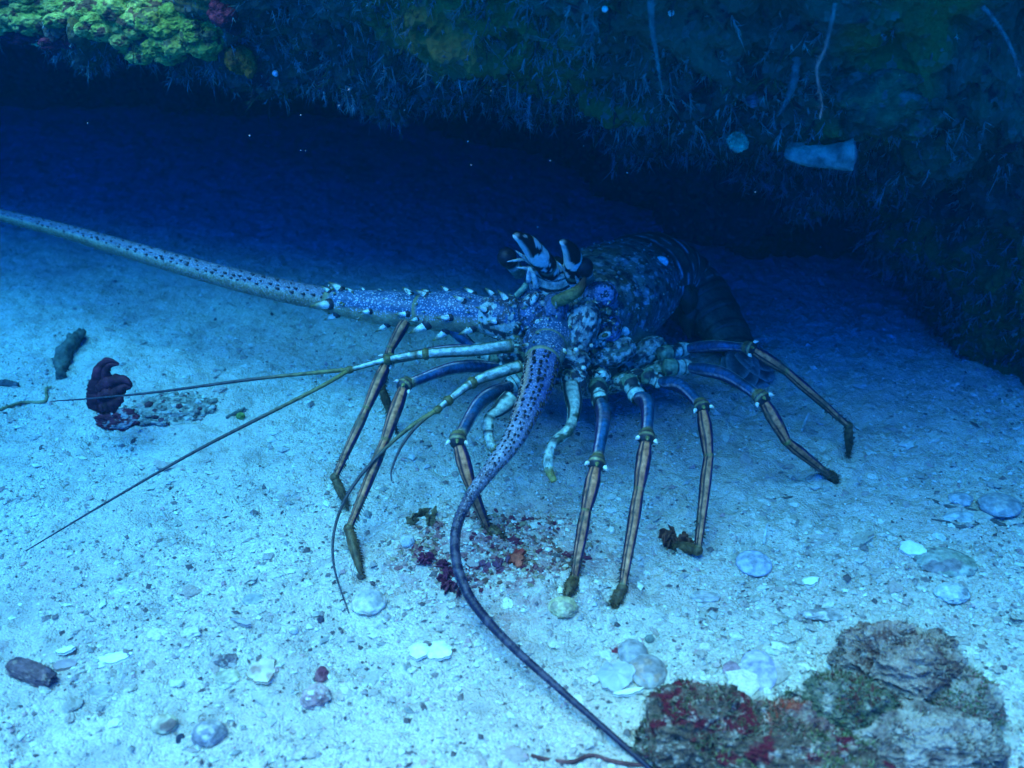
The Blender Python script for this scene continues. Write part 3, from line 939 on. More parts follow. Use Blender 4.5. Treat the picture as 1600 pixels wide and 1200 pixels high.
    # ---- underside plate that the legs hang from
    tube(mb, [(.030, .955, .078), (.075, 1.0, .070), (.125, 1.07, .068)], [.026, .042, .046, .034], n=24, seg=30, ref=(0, 0, 1), b=1.1, col=np.array((.16, .18, .12)), mat=0)

    # ---- head plates, drawn as swollen shields round the antenna bases
    def plate(px, py, Y, w, hgt, d, col, seed, mat=1, rot=0.0, alpha=.9, amp=.10, freq=2.4, blot=None, sub=5):
        c = PY(px, py, Y)
        vw = norm(np.array((0, 0, CAM_H)) - c)
        rt = norm(np.cross((0, 0, 1), vw)) ; upv = np.cross(vw, rt)
        r2 = rt * math.cos(rot) + upv * math.sin(rot); u2 = -rt * math.sin(rot) + upv * math.cos(rot)
        k = np.linalg.norm(np.array((0, 0, CAM_H)) - c) / FPX
        def cf(U, nn, Vx):
            b_ = fbm(Vx, 130, 3, seed + 2); b2 = fbm(Vx, 280, 2, seed + 3); b3 = fbm(Vx, 60, 2, seed + 4)
            o = np.asarray(col)[None] * (1 + .7 * b_[:, None])
            o = np.where((b3 > .18)[:, None], o * .45, o)
            if blot is not None:
                o = np.where((b_ > .06)[:, None], np.asarray(blot)[None], o)
                o = np.where((b2 > .14)[:, None], PALE[None] * .75, o)
            o = np.where((b2 < -.26)[:, None], DARK[None] * 2, o)
            rimv = np.exp(-((np.hypot(U[:, 0], U[:, 1]) - .84) / .07) ** 2) * (U[:, 2] > 0)
            o = o * (1 - .7 * rimv[:, None]) + .7 * rimv[:, None] * DARK[None] * 2
            al = alpha * (.3 + .7 * (b_ > -.12)) * (1 - rimv) if np.asarray(col)[2] > .18 and blot is None else alpha * .35 * (b2 > 0)
            return np.concatenate([np.clip(o, 0, 1), np.clip(al, 0, 1)[:, None]], 1)
        blob(mb, c, np.array([r2 * w * k, u2 * hgt * k, vw * d]), sub, amp * 2.2, freq * .8, seed, cf, mat, sq=.86, ridge=.35)
        return c, r2, u2, vw, k
    TEAL = np.array((.22, .29, .26))
    plate(832, 487, .950, 25, 34, .016, BLUE * .8 + .03, 1, alpha=1.0)
    plate(868, 483, .942, 20, 26, .015, BLUE * .75 + .03, 2, alpha=1.0)
    plate(906, 512, .938, 28, 47, .017, TEAL, 3, rot=-.35, alpha=.5, blot=DARK * 2.5)
    plate(936, 462, .968, 28, 22, .014, np.array((.12, .20, .34)), 4, rot=.3, alpha=.8)
    plate(949, 512, .958, 22, 24, .014, np.array((.12, .20, .34)), 5, alpha=.7)
    plate(848, 535, .925, 30, 26, .018, BLUE * .8 + .03, 6, alpha=1.0, blot=None)
    plate(893, 560, .918, 30, 20, .016, TEAL, 7, rot=-.4, alpha=.5, blot=DARK * 2.5)
    plate(953, 552, .950, 40, 24, .015, TEAL * 1.1, 8, rot=.35, alpha=.95, blot=GREEN * .6)
    plate(1000, 556, .978, 44, 20, .016, TEAL * .95, 9, rot=.65, alpha=.95, blot=GREEN * .5)
    plate(800, 512, .955, 28, 30, .016, TEAL, 10, alpha=.5, blot=DARK * 2.5)
    plate(805, 550, .942, 30, 18, .014, GREEN, 11, alpha=.4, blot=DARK * 2)
    plate(898, 596, .905, 21, 24, .014, np.array((.22, .25, .13)), 12, alpha=.15, mat=0, blot=DARK * 3)
    plate(940, 588, .925, 14, 12, .010, PALE, 13, alpha=0, mat=2)
    plate(932, 606, .925, 30, 15, .012, GREEN, 14, rot=.3, alpha=.3, blot=DARK * 2)
    plate(975, 596, .940, 34, 14, .012, GREEN * 1.2, 15, rot=.45, alpha=.4, blot=DARK * 2)
    plate(1022, 580, .962, 34, 14, .012, GREEN * 1.2, 16, rot=.5, alpha=.4, blot=DARK * 2)
    # a jumble of little lobes and scales between the shields
    rng = np.random.default_rng(77)
    lob = [TEAL, PALE * .7, BLUE, GREEN, DARK * 3, PALE, OLIVE, TEAL * .5]
    for i in range(90):
        px, py = rng.uniform(792, 972), rng.uniform(458, 604)
        if py < 455 + abs(px - 860) * .25 or py > 612 - abs(px - 890) * .25:
            continue
        plate(px, py, .934 + .00022 * abs(px - 865) - .00014 * (py - 500) - .002, rng.uniform(4, 12), rng.uniform(3, 9), rng.uniform(.004, .008), lob[rng.integers(len(lob))],
              100 + i, rot=rng.uniform(-1.2, 1.2), alpha=.6, sub=3, mat=int(rng.integers(0, 2)), blot=(DARK * 2.5 if rng.random() < .5 else None))
    # small pale studs and spines among the plates
    rng = np.random.default_rng(21)
    for (px, py, Y, r) in ((840, 503, .928, 4), (833, 563, .905, 5), (872, 545, .905, 4), (900, 547, .900, 4), (912, 575, .900, 4), (870, 532, .903, 3.5), (924, 540, .915, 3), (818, 575, .915, 5), (846, 575, .90, 4)):
        c = PY(px, py, Y); k = np.linalg.norm(c - np.array((0, 0, CAM_H))) / FPX
        blob(mb, c, np.eye(3) * r * k, 3, .08, 2, 3, col=CREAM, mat=2)
    for i in range(46):
        px, py = rng.uniform(800, 965), rng.uniform(470, 575)
        c = PY(px, py, .925 + .0002 * abs(px - 860)); v = norm(np.array((0, 0, CAM_H)) - c)
        spike(mb, c, v * .6 + rng.normal(0, .5, 3) + np.array((0, 0, .4)), rng.uniform(.004, .009), .0014, np.array((.18, .20, .10)), CREAM * .8, mat=2)
    # small eye-like ring on the cheek plate
    c = PY(945, 524, .938)
    vw = norm(np.array((0, 0, CAM_H)) - c); rt = norm(np.cross((0, 0, 1), vw)); upv = np.cross(vw, rt)
    for rr, cc, dd in ((.0062, PALE, 0), (.0034, OLIVE * .7, .0016)):
        blob(mb, c + vw * dd, np.array([(rt + upv * .3) * rr, upv * rr * .62, vw * .003]), 3, .02, 2, 5, col=cc, mat=2)
    # the pale tall spot on the back, and one more behind
    for (sv, pv, r) in ((.80, .28, .0055),):
        pass
    q = V2[int(.20 * n2_), int((.20 + 1) / 2 * sg)]
    for (px, py, Y, rx, rz) in ((1040, 404, None, .0066, .0050), (982, 520, None, .0052, .0046)):
        # lies on the first tail ring: find the shell point seen in this direction
        A = np.concatenate([V2.reshape(-1, 3), VV.reshape(-1, 3)])
        PX, PYY, D = project(A)
        near = np.hypot(PX - px, PYY - py) < 7
        qq = A[near][np.argmin(D[near])] if near.any() else q
        vw = norm(np.array((0, 0, CAM_H)) - qq); rt = norm(np.cross((0, 0, 1), vw)); upv = np.cross(vw, rt)
        blob(mb, qq + vw * .001, np.array([(rt - upv * .35) * rx, (upv + rt * .3) * rz, vw * .0025]), 3, .03, 2, 6, col=CREAM * 1.1, mat=2)
    # antennular plate between the horns: banded like a grin
    c = PY(864, 440, .972); vw = norm(np.array((0, 0, CAM_H)) - c); rt = norm(np.cross((0, 0, 1), vw)); upv = np.cross(vw, rt)
    def grin(U, nn, Vx):
        y = U[:, 1] - .45 * U[:, 0] ** 2 + .06 * nn
        x = U[:, 0]
        o = hard(y, [(-9, DARK), (-.62, PALE), (-.42, DARK), (-.30, np.array((.30, .42, .36))), (-.02, DARK), (.06, PALE * .9), (.26, DARK), (.36, PALE), (.62, DARK)], .03)
        return np.where((np.abs(x) > .86)[:, None], PALE[None], o)
    blob(mb, c, np.array([rt * .024, upv * .024, vw * .016]), 5, .05, 1.6, 3, grin, 2)
    # olive hooked spine across the cheek
    tube(mb, [PY(867, 472, .935), PY(886, 464, .930), PY(905, 452, .935), PY(914, 434, .945)], [.0058, .0062, .0054, .0018], n=26, seg=20,
         col=lambda p, s, v: bands(s, [(0, (.13, .16, .05)), (.5, (.17, .16, .05)), (.8, (.12, .06, .03)), (1, (.04, .025, .02))]) * (1 + .6 * fbm(v, 130, 3, 5))[:, None], mat=2)
    # stiff spines round the eyes
    for (a, b, r) in (((832, 412, .965), (806, 392, .950), .0028), ((824, 402, .962), (821, 384, .952), .0022), ((818, 405, .96), (792, 409, .945), .0020),
                      ((836, 420, .962), (806, 418, .945), .0022), ((892, 418, .962), (908, 406, .950), .0026), ((884, 424, .96), (870, 408, .952), .002),
                      ((826, 440, .955), (826, 418, .948), .003), ((905, 444, .96), (896, 424, .95), .0022)):
        p0, p1 = PY(*a), PY(*b)
        spike(mb, p0, p1 - p0, np.linalg.norm(p1 - p0), r, CREAM * .8, CREAM, mat=2)
    # thin pale rods that run down beside the grin
    tube(mb, [PY(822, 445, .955), PY(816, 452, .950), PY(807, 462, .95)], [.003, .0026, .003], n=12, seg=12, col=GREEN * 1.5, mat=2)
    tube(mb, [PY(838, 448, .955), PY(834, 432, .952), PY(828, 418, .955)], [.0032, .0026, .002], n=12, seg=12, col=PALE, mat=2)

    # ---- legs on the near side
    def L(*a): return PZ(*a)
    make_leg(mb, L(934, 606, .072), L(938, 630, .068), L(932, 724, .085), L(915, 800, .058), L(897, 905, .014), PG(884, 934, .001), .0068, 1, (0.004, 0, .012))
    make_leg(mb, L(985, 600, .074), L(997, 622, .070), L(1010, 684, .096), L(998, 766, .066), L(972, 920, .012), PG(957, 949, .001), .0068, 2, (0.004, 0, .012))
    make_leg(mb, L(1012, 588, .074), L(1033, 596, .070), L(1097, 636, .096), L(1107, 714, .066), L(1090, 860, .010), PG(1046, 852, .003), .0066, 3)
    make_leg(mb, L(1048, 574, .074), L(1076, 574, .070), L(1190, 622, .098), L(1229, 690, .062), L(1294, 741, .010), PG(1307, 752, .001), .0066, 4)
    make_leg(mb, L(1040, 552, .078), L(1072, 545, .075), L(1172, 544, .108), L(1228, 580, .088), L(1326, 666, .032), PG(1326, 716, .001), .0060, 5, (0, 0, .003))
    # ---- legs on the far side
    make_leg(mb, L(812, 592, .074), L(797, 602, .070), L(715, 688, .090), L(736, 762, .055), L(762, 826, .012), PG(789, 843, .002), .0068, 6, (-.004, 0, .010))
    make_leg(mb, L(800, 570, .078), L(780, 573, .076), L(632, 602, .102), L(601, 690, .072), L(545, 826, .026), PG(566, 906, .001), .0064, 7, (0, 0, .008), (1, 0, .2))
    make_leg(mb, L(800, 552, .084), L(772, 546, .082), L(606, 563, .102), L(572, 640, .072), L(523, 746, .026), PG(545, 798, .001), .0060, 8, (0, 0, .004))
    make_leg(mb, L(775, 556, .086), L(742, 545, .090), L(640, 492, .112), L(610, 545, .086), L(596, 605, .050), PG(621, 678, .001), .0062, 9, (0, 0, .010))
    # ---- third maxillipeds: short pale limbs folded under the mouth
    def mx(phi, s, pos):
        o = hard(s, [(-1, PALE * .8), (.46, DARK * 2), (.49, PALE), (.66, DARK * 2), (.70, PALE * .9), (.9, np.array((.30, .27, .08)))], .02)
        nz = vnoise(pos, 120, 5)
        o = np.where((nz > .45)[:, None], GREEN[None] * .5, o)
        return np.where((np.abs(np.abs(phi) - .9) < .28)[:, None] & (s < .4)[:, None], DARK[None] * 2, o)
    for pts in ([L(893, 605, .085), L(897, 640, .080), L(888, 672, .074), L(864, 693, .072), L(857, 716, .064), L(858, 735, .056), L(866, 752, .050)],
                [L(798, 622, .085), L(780, 640, .080), L(765, 652, .078), L(763, 676, .070), L(768, 698, .062), L(776, 706, .056)]):
        C_, T_, N_, B_, R_ = tube(mb, pts, [.0085, .0085, .0062, .0048, .0052, .0042, .0044, .003], n=44, seg=22, col=mx, mat=2)
        bristles(mb, C_[30:], R_[30:], 40, .004, 31, None, np.array((.35, .30, .12)))
    body = mb.build("body", [M_SHELL, M_PEB, M_LEG], root)

    # ---- horns over the eyes
    def horn(pts, rad, mirror):
        h = MB()
        def hc(phi, s, pos):
            s = s + .05 * fbm(pos, 90, 2, 3) + .04 * np.cos(phi)
            o = hard(s, [(-1, DARK * .6), (.08, CREAM), (.20, DARK * .6), (.30, GREEN), (.36, DARK * .6), (.52, CREAM), (.68, DARK * .6)], .025)
            nb = fbm(pos, 85, 2, 9)
            o = np.where((nb > .20)[:, None], DARK[None] * .6, o)
            o = np.where(((nb < -.30) & (s > .15))[:, None], CREAM[None], o)
            side = sstep(.22, .40, (phi * mirror) / math.pi) * sstep(.60, .66, s)
            return o * (1 - side[:, None]) + CREAM[None] * side[:, None]
        tube(h, pts, rad, n=40, seg=28, col=hc, b=.8)
        return h.build("horn", M_HORN, root)
    horn([PY(866, 440, .975), PY(856, 418, .966), PY(840, 399, .952), PY(827, 382, .942), PY(815, 372, .934), PY(807, 368, .928)], [.0115, .0132, .0128, .0118, .0094, .0042], -1)
    horn([PY(892, 444, .975), PY(896, 422, .966), PY(895, 402, .955), PY(890, 389, .946), PY(884, 381, .940), PY(880, 378, .936)], [.0116, .0126, .0120, .0106, .0082, .0038], -1)
    # ---- eyes on short stalks
    for (a, b) in (((920, 436, .972), (912, 417, .955)), ((812, 428, .972), (792, 402, .958))):
        e = MB()
        c = PY(*b)
        blob(e, c, np.eye(3) * .0092, 4, 0, col=np.array((.010, .010, .016)))
        eye = e.build("eye", M_LEG, root)
        st_ = MB()
        tube(st_, [PY(*a), (PY(*a) + c) / 2, c - norm(c - PY(*a)) * .003], [.006, .0065, .0075], n=14, seg=18, col=lambda p, s, v: hard(s, [(-1, GREEN), (.5, PALE * .8), (.7, DARK)], .06))
        st_.build("eyestalk", M_LEG, eye)

    # ---- antennae: a spiny peduncle of three joints and a long tapering flagellum
    def seg_col(alpha_top, base=BLUE):
        def f(phi, s, pos):
            x = phi / math.pi
            nz = fbm(pos, 120, 3, 44)
            o = hard(x, [(-9, np.array((.26, .26, .15))), (-.32, base * .85 + .02), (.30, base * .85 + .02), (.40, np.array((.30, .32, .22)))], .10)
            o = o * (1 + .4 * nz[:, None])
            e = sstep(.90, .97, s) + 1 - sstep(0, .05, s)
            o = o * (1 - e[:, None]) + e[:, None] * np.array((.20, .21, .10))[None]
            al = alpha_top * (np.abs(x) < .42) * (nz > -.35) * (1 - e)
            return np.concatenate([np.clip(o, 0, 1), np.clip(al, 0, 1)[:, None]], 1)
        return f
    def spines_on(mbx, C, T, N, B, R, spec, seed):
        rng = np.random.default_rng(seed)
        for (sv, an, Ls) in spec:
            i = int(sv * (len(C) - 1))
            o = math.cos(an) * N[i] + math.sin(an) * B[i]
            q = C[i] + o * R[i] * .92
            Ls = Ls * rng.uniform(.55, 1.15); o = norm(o + rng.normal(0, .22, 3))
            blob(mbx, q, np.eye(3) * Ls * .34, 3, .05, 2, 3, col=DARK * 2, mat=1)
            spike(mbx, q + o * Ls * .05, o * .75 + T[i] * .85, Ls, Ls * .27, CREAM, OLIVE * .7, bend=T[i] * .25, mat=1, seg=10, n=7)

    a1 = empty("antenna", PY(800, 500, .955)); a1.parent = root; a1.location = Vector(PY(800, 500, .955)) - root.location
    pd = MB()
    TOPR = (0, -.35, .95)
    def marble(phi, s, pos):
        b1, b2, b3 = fbm(pos, 75, 3, 71), fbm(pos, 190, 2, 72), phi / math.pi
        o = np.where((np.abs(b3) < .3)[:, None], BLUE[None] * .9, np.array((.24, .27, .18))[None]) * (1 + .6 * b1[:, None])
        o = np.where(((b1 > .10) & (b2 > -.1))[:, None], PALE[None] * .8, o)
        o = np.where((b2 < -.16)[:, None], DARK[None] * 2.5, o)
        return np.concatenate([np.clip(o, 0, 1), (.5 * (np.abs(b3) < .3) * (b1 < .1))[:, None]], 1)
    P0, P1, P2, P3, P4 = PY(815, 505, .955), PY(752, 492, .962), PY(655, 487, .985), PY(590, 480, 1.0), PY(512, 470, 1.02)
    r_ = tube(pd, [P0, (P0 + P1) / 2 + np.array((0, 0, .002)), P1], [.018, .0225, .0215, .0165], n=70, seg=90, ref=TOPR, col=marble, mat=0)
    spines_on(pd, *r_, [(.45, .2, .014), (.75, .9, .014), (.8, -.5, .012), (.55, -1.0, .012), (.9, 1.6, .010), (.3, 1.3, .010)], 1)
    r_ = tube(pd, [P1 + np.array((.006, 0, 0)), (P1 + P2) / 2 + np.array((0, 0, .002)), P2], [.0165, .0215, .0205, .0165], n=44, seg=56, ref=TOPR, col=seg_col(1.0), mat=0)
    spines_on(pd, *r_, [(.22, .7, .015), (.28, -.2, .012), (.42, -1.05, .017), (.55, .6, .011), (.80, -1.6, .015), (.82, .2, .014), (.86, .7, .013), (.60, -.3, .006), (.15, -1.7, .014), (.92, -1.2, .010), (.55, -2.0, .014)], 2)
    r_ = tube(pd, [P2 + np.array((.006, 0, 0)), P3, P4], [.0145, .0182, .0172, .0150, .0124], n=60, seg=56, ref=TOPR, col=seg_col(1.0), mat=0)
    spines_on(pd, *r_, [(.12, -1.0, .017), (.48, -1.05, .017), (.92, -1.0, .018), (.86, .45, .016), (.95, .1, .012), (.14, .5, .013), (.16, .75, .010), (.62, .6, .010), (.72, .2, .006), (.33, -.2, .005), (.35, -2.0, .013), (.88, -2.0, .013)], 3)
    rg = np.random.default_rng(6)
    for (A_, B_, rr) in ((P0, P1, .021), (P1, P2, .0195), (P2, P4, .0165)):
        for _ in range(34):
            t_ = rg.uniform(.03, .97); an_ = rg.uniform(-2.2, 1.6)
            ax_ = norm(B_ - A_); N_ = norm(np.array(TOPR) - ax_ * (np.array(TOPR) @ ax_)); Bn = np.cross(ax_, N_)
            o_ = math.cos(an_) * N_ + math.sin(an_) * Bn
            q_ = A_ * (1 - t_) + B_ * t_ + o_ * rr * .93
            spike(pd, q_, o_ + ax_ * .8, rg.uniform(.002, .006), rg.uniform(.0009, .0017), OLIVE * rg.uniform(.4, 1.2), CREAM * rg.uniform(.4, .9), seg=6, n=4, mat=1)
    pd.build("peduncle", [M_PEB, M_LEG], a1)

    def flagellum(pts, rad, parent, rows, ref, spots, seed, banded=False, gap=.02):
        f = MB()
        def fc(phi, s, pos):
            x = phi / math.pi
            nz = fbm(pos, 130, 3, seed)
            up_ = np.array((.095, .115, .17)) if not banded else np.array((.06, .105, .23))
            o = hard(x * (-1 if not banded else 1), [(-9, np.array((.20, .18, .10))), (-.46, up_), (.16, np.array((.25, .25, .19))), (.26, np.array((.20, .17, .09))), (.52, np.array((.20, .16, .09)))] if not banded else [(-9, np.array((.20, .18, .10))), (-.5, up_), (.22, np.array((.32, .21, .13))), (.6, np.array((.20, .16, .09)))], .10) * (1 + .45 * nz[:, None])
            if banded:
                g_ = sstep(.10, .24, s)[:, None]
                o = o * (1 - g_) + g_ * (np.array((.15, .18, .22))[None] * (1 + .9 * fbm(pos, 110, 3, seed + 4))[:, None])
                fade = sstep(.25, .36, s + .06 * nz)[:, None]
                b_ = sstep(.0, .5, np.sin(s * 170 + 5 * nz + 3 * np.sin(s * 40)))[:, None] * (1 - sstep(.62, .9, s))[:, None]
                dk_ = np.array((.012, .010, .034))[None] * (1 + .3 * nz[:, None])
                lt_ = np.array((.10, .085, .12))[None]
                o = o * (1 - fade) + fade * (dk_ * (1 - .5 * b_) + lt_ * .5 * b_)
            return np.concatenate([np.clip(o, 0, 1), .35 * np.ones((len(o), 1)) * (1 - sstep(.3, .45, s))[:, None]], 1)
        C, T, N, B, R = tube(f, pts, rad, n=520, seg=36, ref=ref, col=fc, disp=lambda p, s: 1 + .035 * np.sin(s * 900) + .03 * fbm(np.stack([np.cos(p).ravel(), np.sin(p).ravel(), s.ravel() * 40], 1), 2, 2, seed).reshape(p.shape))
        rng = np.random.default_rng(seed)
        for an in rows:                          # rows of short dark spinules along the flagellum
            sv = .012
            while sv < spots:
                i = int(sv * (len(C) - 1)); a_ = an + rng.normal(0, .05)
                o = math.cos(a_) * N[i] + math.sin(a_) * B[i]
                Ls = R[i] * rng.uniform(.20, .34)
                spike(f, C[i] + o * R[i] * .95, o * .55 + T[i], Ls * 1.3, Ls * .46, DARK, DARK * 1.4, seg=6, n=4)
                sv += (.5 + .7 * rng.random()) * gap
        f.build("flagellum", M_ANT, parent)
    flagellum([P4 + np.array((.008, 0, 0)), PY(430, 452, 1.045), PY(330, 427, 1.085), PY(220, 396, 1.13), PY(110, 364, 1.185), PY(20, 341, 1.235), PY(-70, 318, 1.29), PY(-190, 290, 1.37)],
              [.0122, .0116, .0106, .0094, .0080, .0067, .0055, .0044], a1, (-.52, -.18, .35), (0, -.45, .9), .95, 51, False, .022)

    a2 = empty("antenna", PY(870, 520, .935)); a2.parent = root; a2.location = Vector(PY(870, 520, .935)) - root.location
    pd = MB()
    Q0, Q1, Q2 = PY(868, 512, .945), PY(856, 540, .912), PY(847, 566, .882)
    r_ = tube(pd, [Q0, Q1], [.019, .021, .017], n=30, seg=48, ref=(0, -.3, .9), col=seg_col(1.0), mat=0)
    spines_on(pd, *r_, [(.4, -.9, .009), (.5, .9, .009), (.8, .2, .009), (.3, .0, .008)], 5)
    r_ = tube(pd, [Q1 + (Q0 - Q1) * .1, Q2], [.0165, .0185, .0165], n=30, seg=48, ref=(0, -.3, .9), col=seg_col(1.0), mat=0)
    spines_on(pd, *r_, [(.5, -1.2, .010), (.6, 1.2, .010), (.8, -.5, .008), (.3, .5, .008), (.75, .6, .007)], 6)
    pd.build("peduncle", [M_PEB, M_LEG], a2)
    flagellum([Q2 + (Q1 - Q2) * .15, PY(838, 605, .848), PY(822, 645, .815), PY(800, 690, .785), PY(768, 732, .757), PY(735, 776, .733), PY(714, 822, .710), PY(712, 870, .684), PY(727, 920, .658),
               PY(755, 962, .634), PY(800, 1010, .606), PY(862, 1066, .575), PY(935, 1130, .543), PY(1020, 1205, .508), PY(1110, 1290, .475)],
              [.0160, .0146, .0118, .0088, .0064, .0047, .0041, .0042, .0037, .0032, .0028, .0024, .0021, .0018, .0014], a2, (-1.15, -.95, -.30, .0, .55, 1.15), (0, -.75, .66), .42, 52, True, .013)

    # ---- antennules: a jointed stalk that forks into two whips
    def whip_col(phi, s, pos):
        o = bands(s, [(0, (.20, .19, .06)), (.16, (.14, .13, .05)), (.32, (.05, .045, .045)), (1, (.03, .03, .05))])
        return o
    def stalk_col(phi, s, pos):
        x = phi / math.pi
        nz = fbm(pos, 110, 3, 19)
        o = hard(x + .08 * nz, [(-9, np.array((.10, .12, .06))), (-.40, PALE * .45), (-.20, PALE * .95), (.08, GREEN), (.20, DARK * 1.2), (.34, np.array((.17, .19, .11))), (.5, np.array((.10, .12, .06)))], .05) * (1 + .4 * nz[:, None])
        e = np.maximum.reduce([np.exp(-((s - k) / .016) ** 2) for k in (.02, .60, .985)])
        return o * (1 - e[:, None]) + e[:, None] * np.array((.10, .09, .03))[None]
    for stalk, whips in (
        (([PZ(800, 540, .110), PZ(735, 548, .112), PZ(665, 553, .110), PZ(605, 562, .106), PZ(546, 578, .098)], [.0066, .0060, .0050, .0048, .0038, .0028, .0024]),
         ([PZ(548, 577, .098), PZ(400, 592, .088), PZ(250, 612, .072), PZ(150, 622, .060), PZ(80, 627, .050)],
          [PZ(548, 577, .098), PZ(500, 605, .092), PZ(400, 656, .076), PZ(300, 708, .060), PZ(170, 783, .036), PZ(40, 861, .010)])),
        (([PZ(812, 572, .104), PZ(775, 583, .104), PZ(738, 598, .102), PZ(700, 626, .096), PZ(684, 640, .093)], [.0060, .0058, .0050, .0042, .0034, .0028]),
         ([PZ(686, 638, .093), PZ(640, 668, .084), PZ(588, 715, .068), PZ(545, 770, .050), PZ(523, 826, .036), PZ(522, 885, .020), PZ(545, 958, .006)],
          [PZ(686, 638, .093), PZ(655, 662, .086), PZ(628, 696, .074), PZ(612, 734, .062), PZ(612, 752, .056)]))):
        m_ = MB()
        tube(m_, stalk[0], stalk[1], n=60, seg=30, ref=(0, -.5, .85), col=stalk_col)
        for q, rr in ((stalk[0][2], .0068), (stalk[0][3], .0058), (stalk[0][4], .0042)):
            tube(m_, [q + norm(stalk[0][1] - q) * .003, q, q - norm(stalk[0][1] - q) * .003], [rr * .72, rr * .9, rr * .72], n=8, seg=20, col=np.array((.13, .12, .04)))
        an = m_.build("antennule", M_LEG, root)
        for w in whips:
            wm = MB()
            tube(wm, w, [.0021, .0018, .0016, .0013, .0010, .0005], n=110, seg=10, col=whip_col)
            wm.build("whip", M_LEG, an)
    return root
make_lobster()

# ------------------------------------------------------------------ stones, shells, weeds and sponges, each a thing of its own
def px_m(p):
    """metres per photo pixel at this point"""
    return np.linalg.norm(np.asarray(p) - np.array((0, 0, CAM_H))) / FPX

def mottle(c1, c2, c3=None, f=60, seed=0, t=0.0, w=.10):
    c1, c2 = np.asarray(c1, float), np.asarray(c2, float)
    def fn(U, nn, V):
        a = sstep(t - w, t + w, fbm(V, f, 4, seed + 5))[:, None]
        o = c1[None] * (1 - a) + c2[None] * a
        if c3 is not None:
            b = sstep(.12, .26, fbm(V, f * 2.3, 3, seed + 9))[:, None]
            o = o * (1 - b) + np.asarray(c3, float)[None] * b
        return np.clip(o * (1 + .25 * fbm(V, f * 5, 2, seed + 13))[:, None], 0, 1)
    return fn

def stone(name, label, cat, px, py, w, h, col, flat=.6, seed=0, mat=None, rot=0.0, amp=.28, freq=1.7, sub=5, ridge=.3, sink=.66, sq=1.0, tilt=0.0, group=None):
    """a lump about w x h photo pixels, lying on the sand at (px, py)"""
    g = PG(px, py); k = px_m(g)
    sx = w / 2 * k; sy = h / 2 * k * 1.35; sz = min(sx, sy) * flat
    c = g + np.array((0, 0, sz * (1 - sink)))
    mb = MB()
    blob(mb, c, axes_xyz(sx, sy, sz, rot, tilt), sub, amp * 1.15, freq, seed, col, 0, sq, 6, ridge)
    o = mb.build(name, mat or M_STONE)
    return tag(o, label, cat, group)

def chip(name, label, cat, px, py, w, h, col, rot=0.0, tilt=.25, cup=.25, thick=.0012, seed=0, mat=None, pointed=0.0, ribs=0, rag=1.3):
    """a thin curved shell piece about w x h photo pixels"""
    g = PG(px, py); k = px_m(g)
    sx, sy = w / 2 * k, h / 2 * k * 1.4
    nr, ns = 12, 36
    A = axes_xyz(1, 1, 1, rot, tilt)
    rr = np.linspace(0, 1, nr); th = np.linspace(0, 2 * math.pi, ns, endpoint=False)
    RR, TH = np.meshgrid(rr, th, indexing='ij')
    rad = RR * (1 + rag * (.06 * np.sin(3 * TH + seed) + .05 * np.sin(7 * TH + 2 * seed) + .03 * np.sin(13 * TH + seed)) - pointed * .35 * (np.cos(TH) < -.5))
    x, y = rad * np.cos(TH) * sx, rad * np.sin(TH) * sy
    z = (1 - RR ** 2) * cup * min(sx, sy) + .02 * sx * np.sin(5 * TH + seed) * RR
    if ribs:
        z = z + .05 * min(sx, sy) * np.sin(ribs * TH) * RR
    c = g + np.array((0, 0, abs(math.sin(tilt)) * sx * .8 + thick))
    top = c + np.stack([x, y, z + thick], -1).reshape(-1, 3) @ A
    bot = c + np.stack([x, y, z - thick], -1).reshape(-1, 3) @ A
    q = grid_quads(nr, ns)
    e = (nr - 1) * ns + np.arange(ns); e2 = (nr - 1) * ns + (np.arange(ns) + 1) % ns
    V = np.vstack([top, bot]); n0 = nr * ns
    cc = col(V, V[:, 0], V) if callable(col) else np.asarray(col, float)
    mb = MB()
    mb.add(V, np.vstack([q, q[:, ::-1] + n0, np.stack([e, e + n0, e2 + n0, e2], 1)]), None, cc)
    o = mb.build(name, mat or M_SHELLY)
    return tag(o, label, cat)

def stick(name, label, cat, pts, rad, col, seg=12, n=40, lift=.002, mat=None, rough=.25, branches=()):
    """pts are photo pixels lying on the sand, or (px, py, height)"""
    mb = MB()
    def path(ps):
        return [PG(p[0], p[1], (p[2] if len(p) > 2 else lift)) for p in ps]
    def run(ps, rd):
        rd = np.atleast_1d(rd) * px_m(PG(*ps[0][:2]))
        tube(mb, path(ps), rd, n=n, seg=seg, ref=(0, -.5, .85), disp=lambda p, s: 1 + rough * fbm(np.stack([np.cos(p).ravel(), np.sin(p).ravel(), s.ravel() * 9], 1), 2.2, 3, len(ps)).reshape(p.shape),
             col=lambda p, s, v: np.asarray(col)[None] * (1 + .4 * fbm(v, 120, 3, 7))[:, None])
    run(pts, rad)
    for b, r in branches:
        run(b, r)
    o = mb.build(name, mat or M_STONE)
    return tag(o, label, cat)

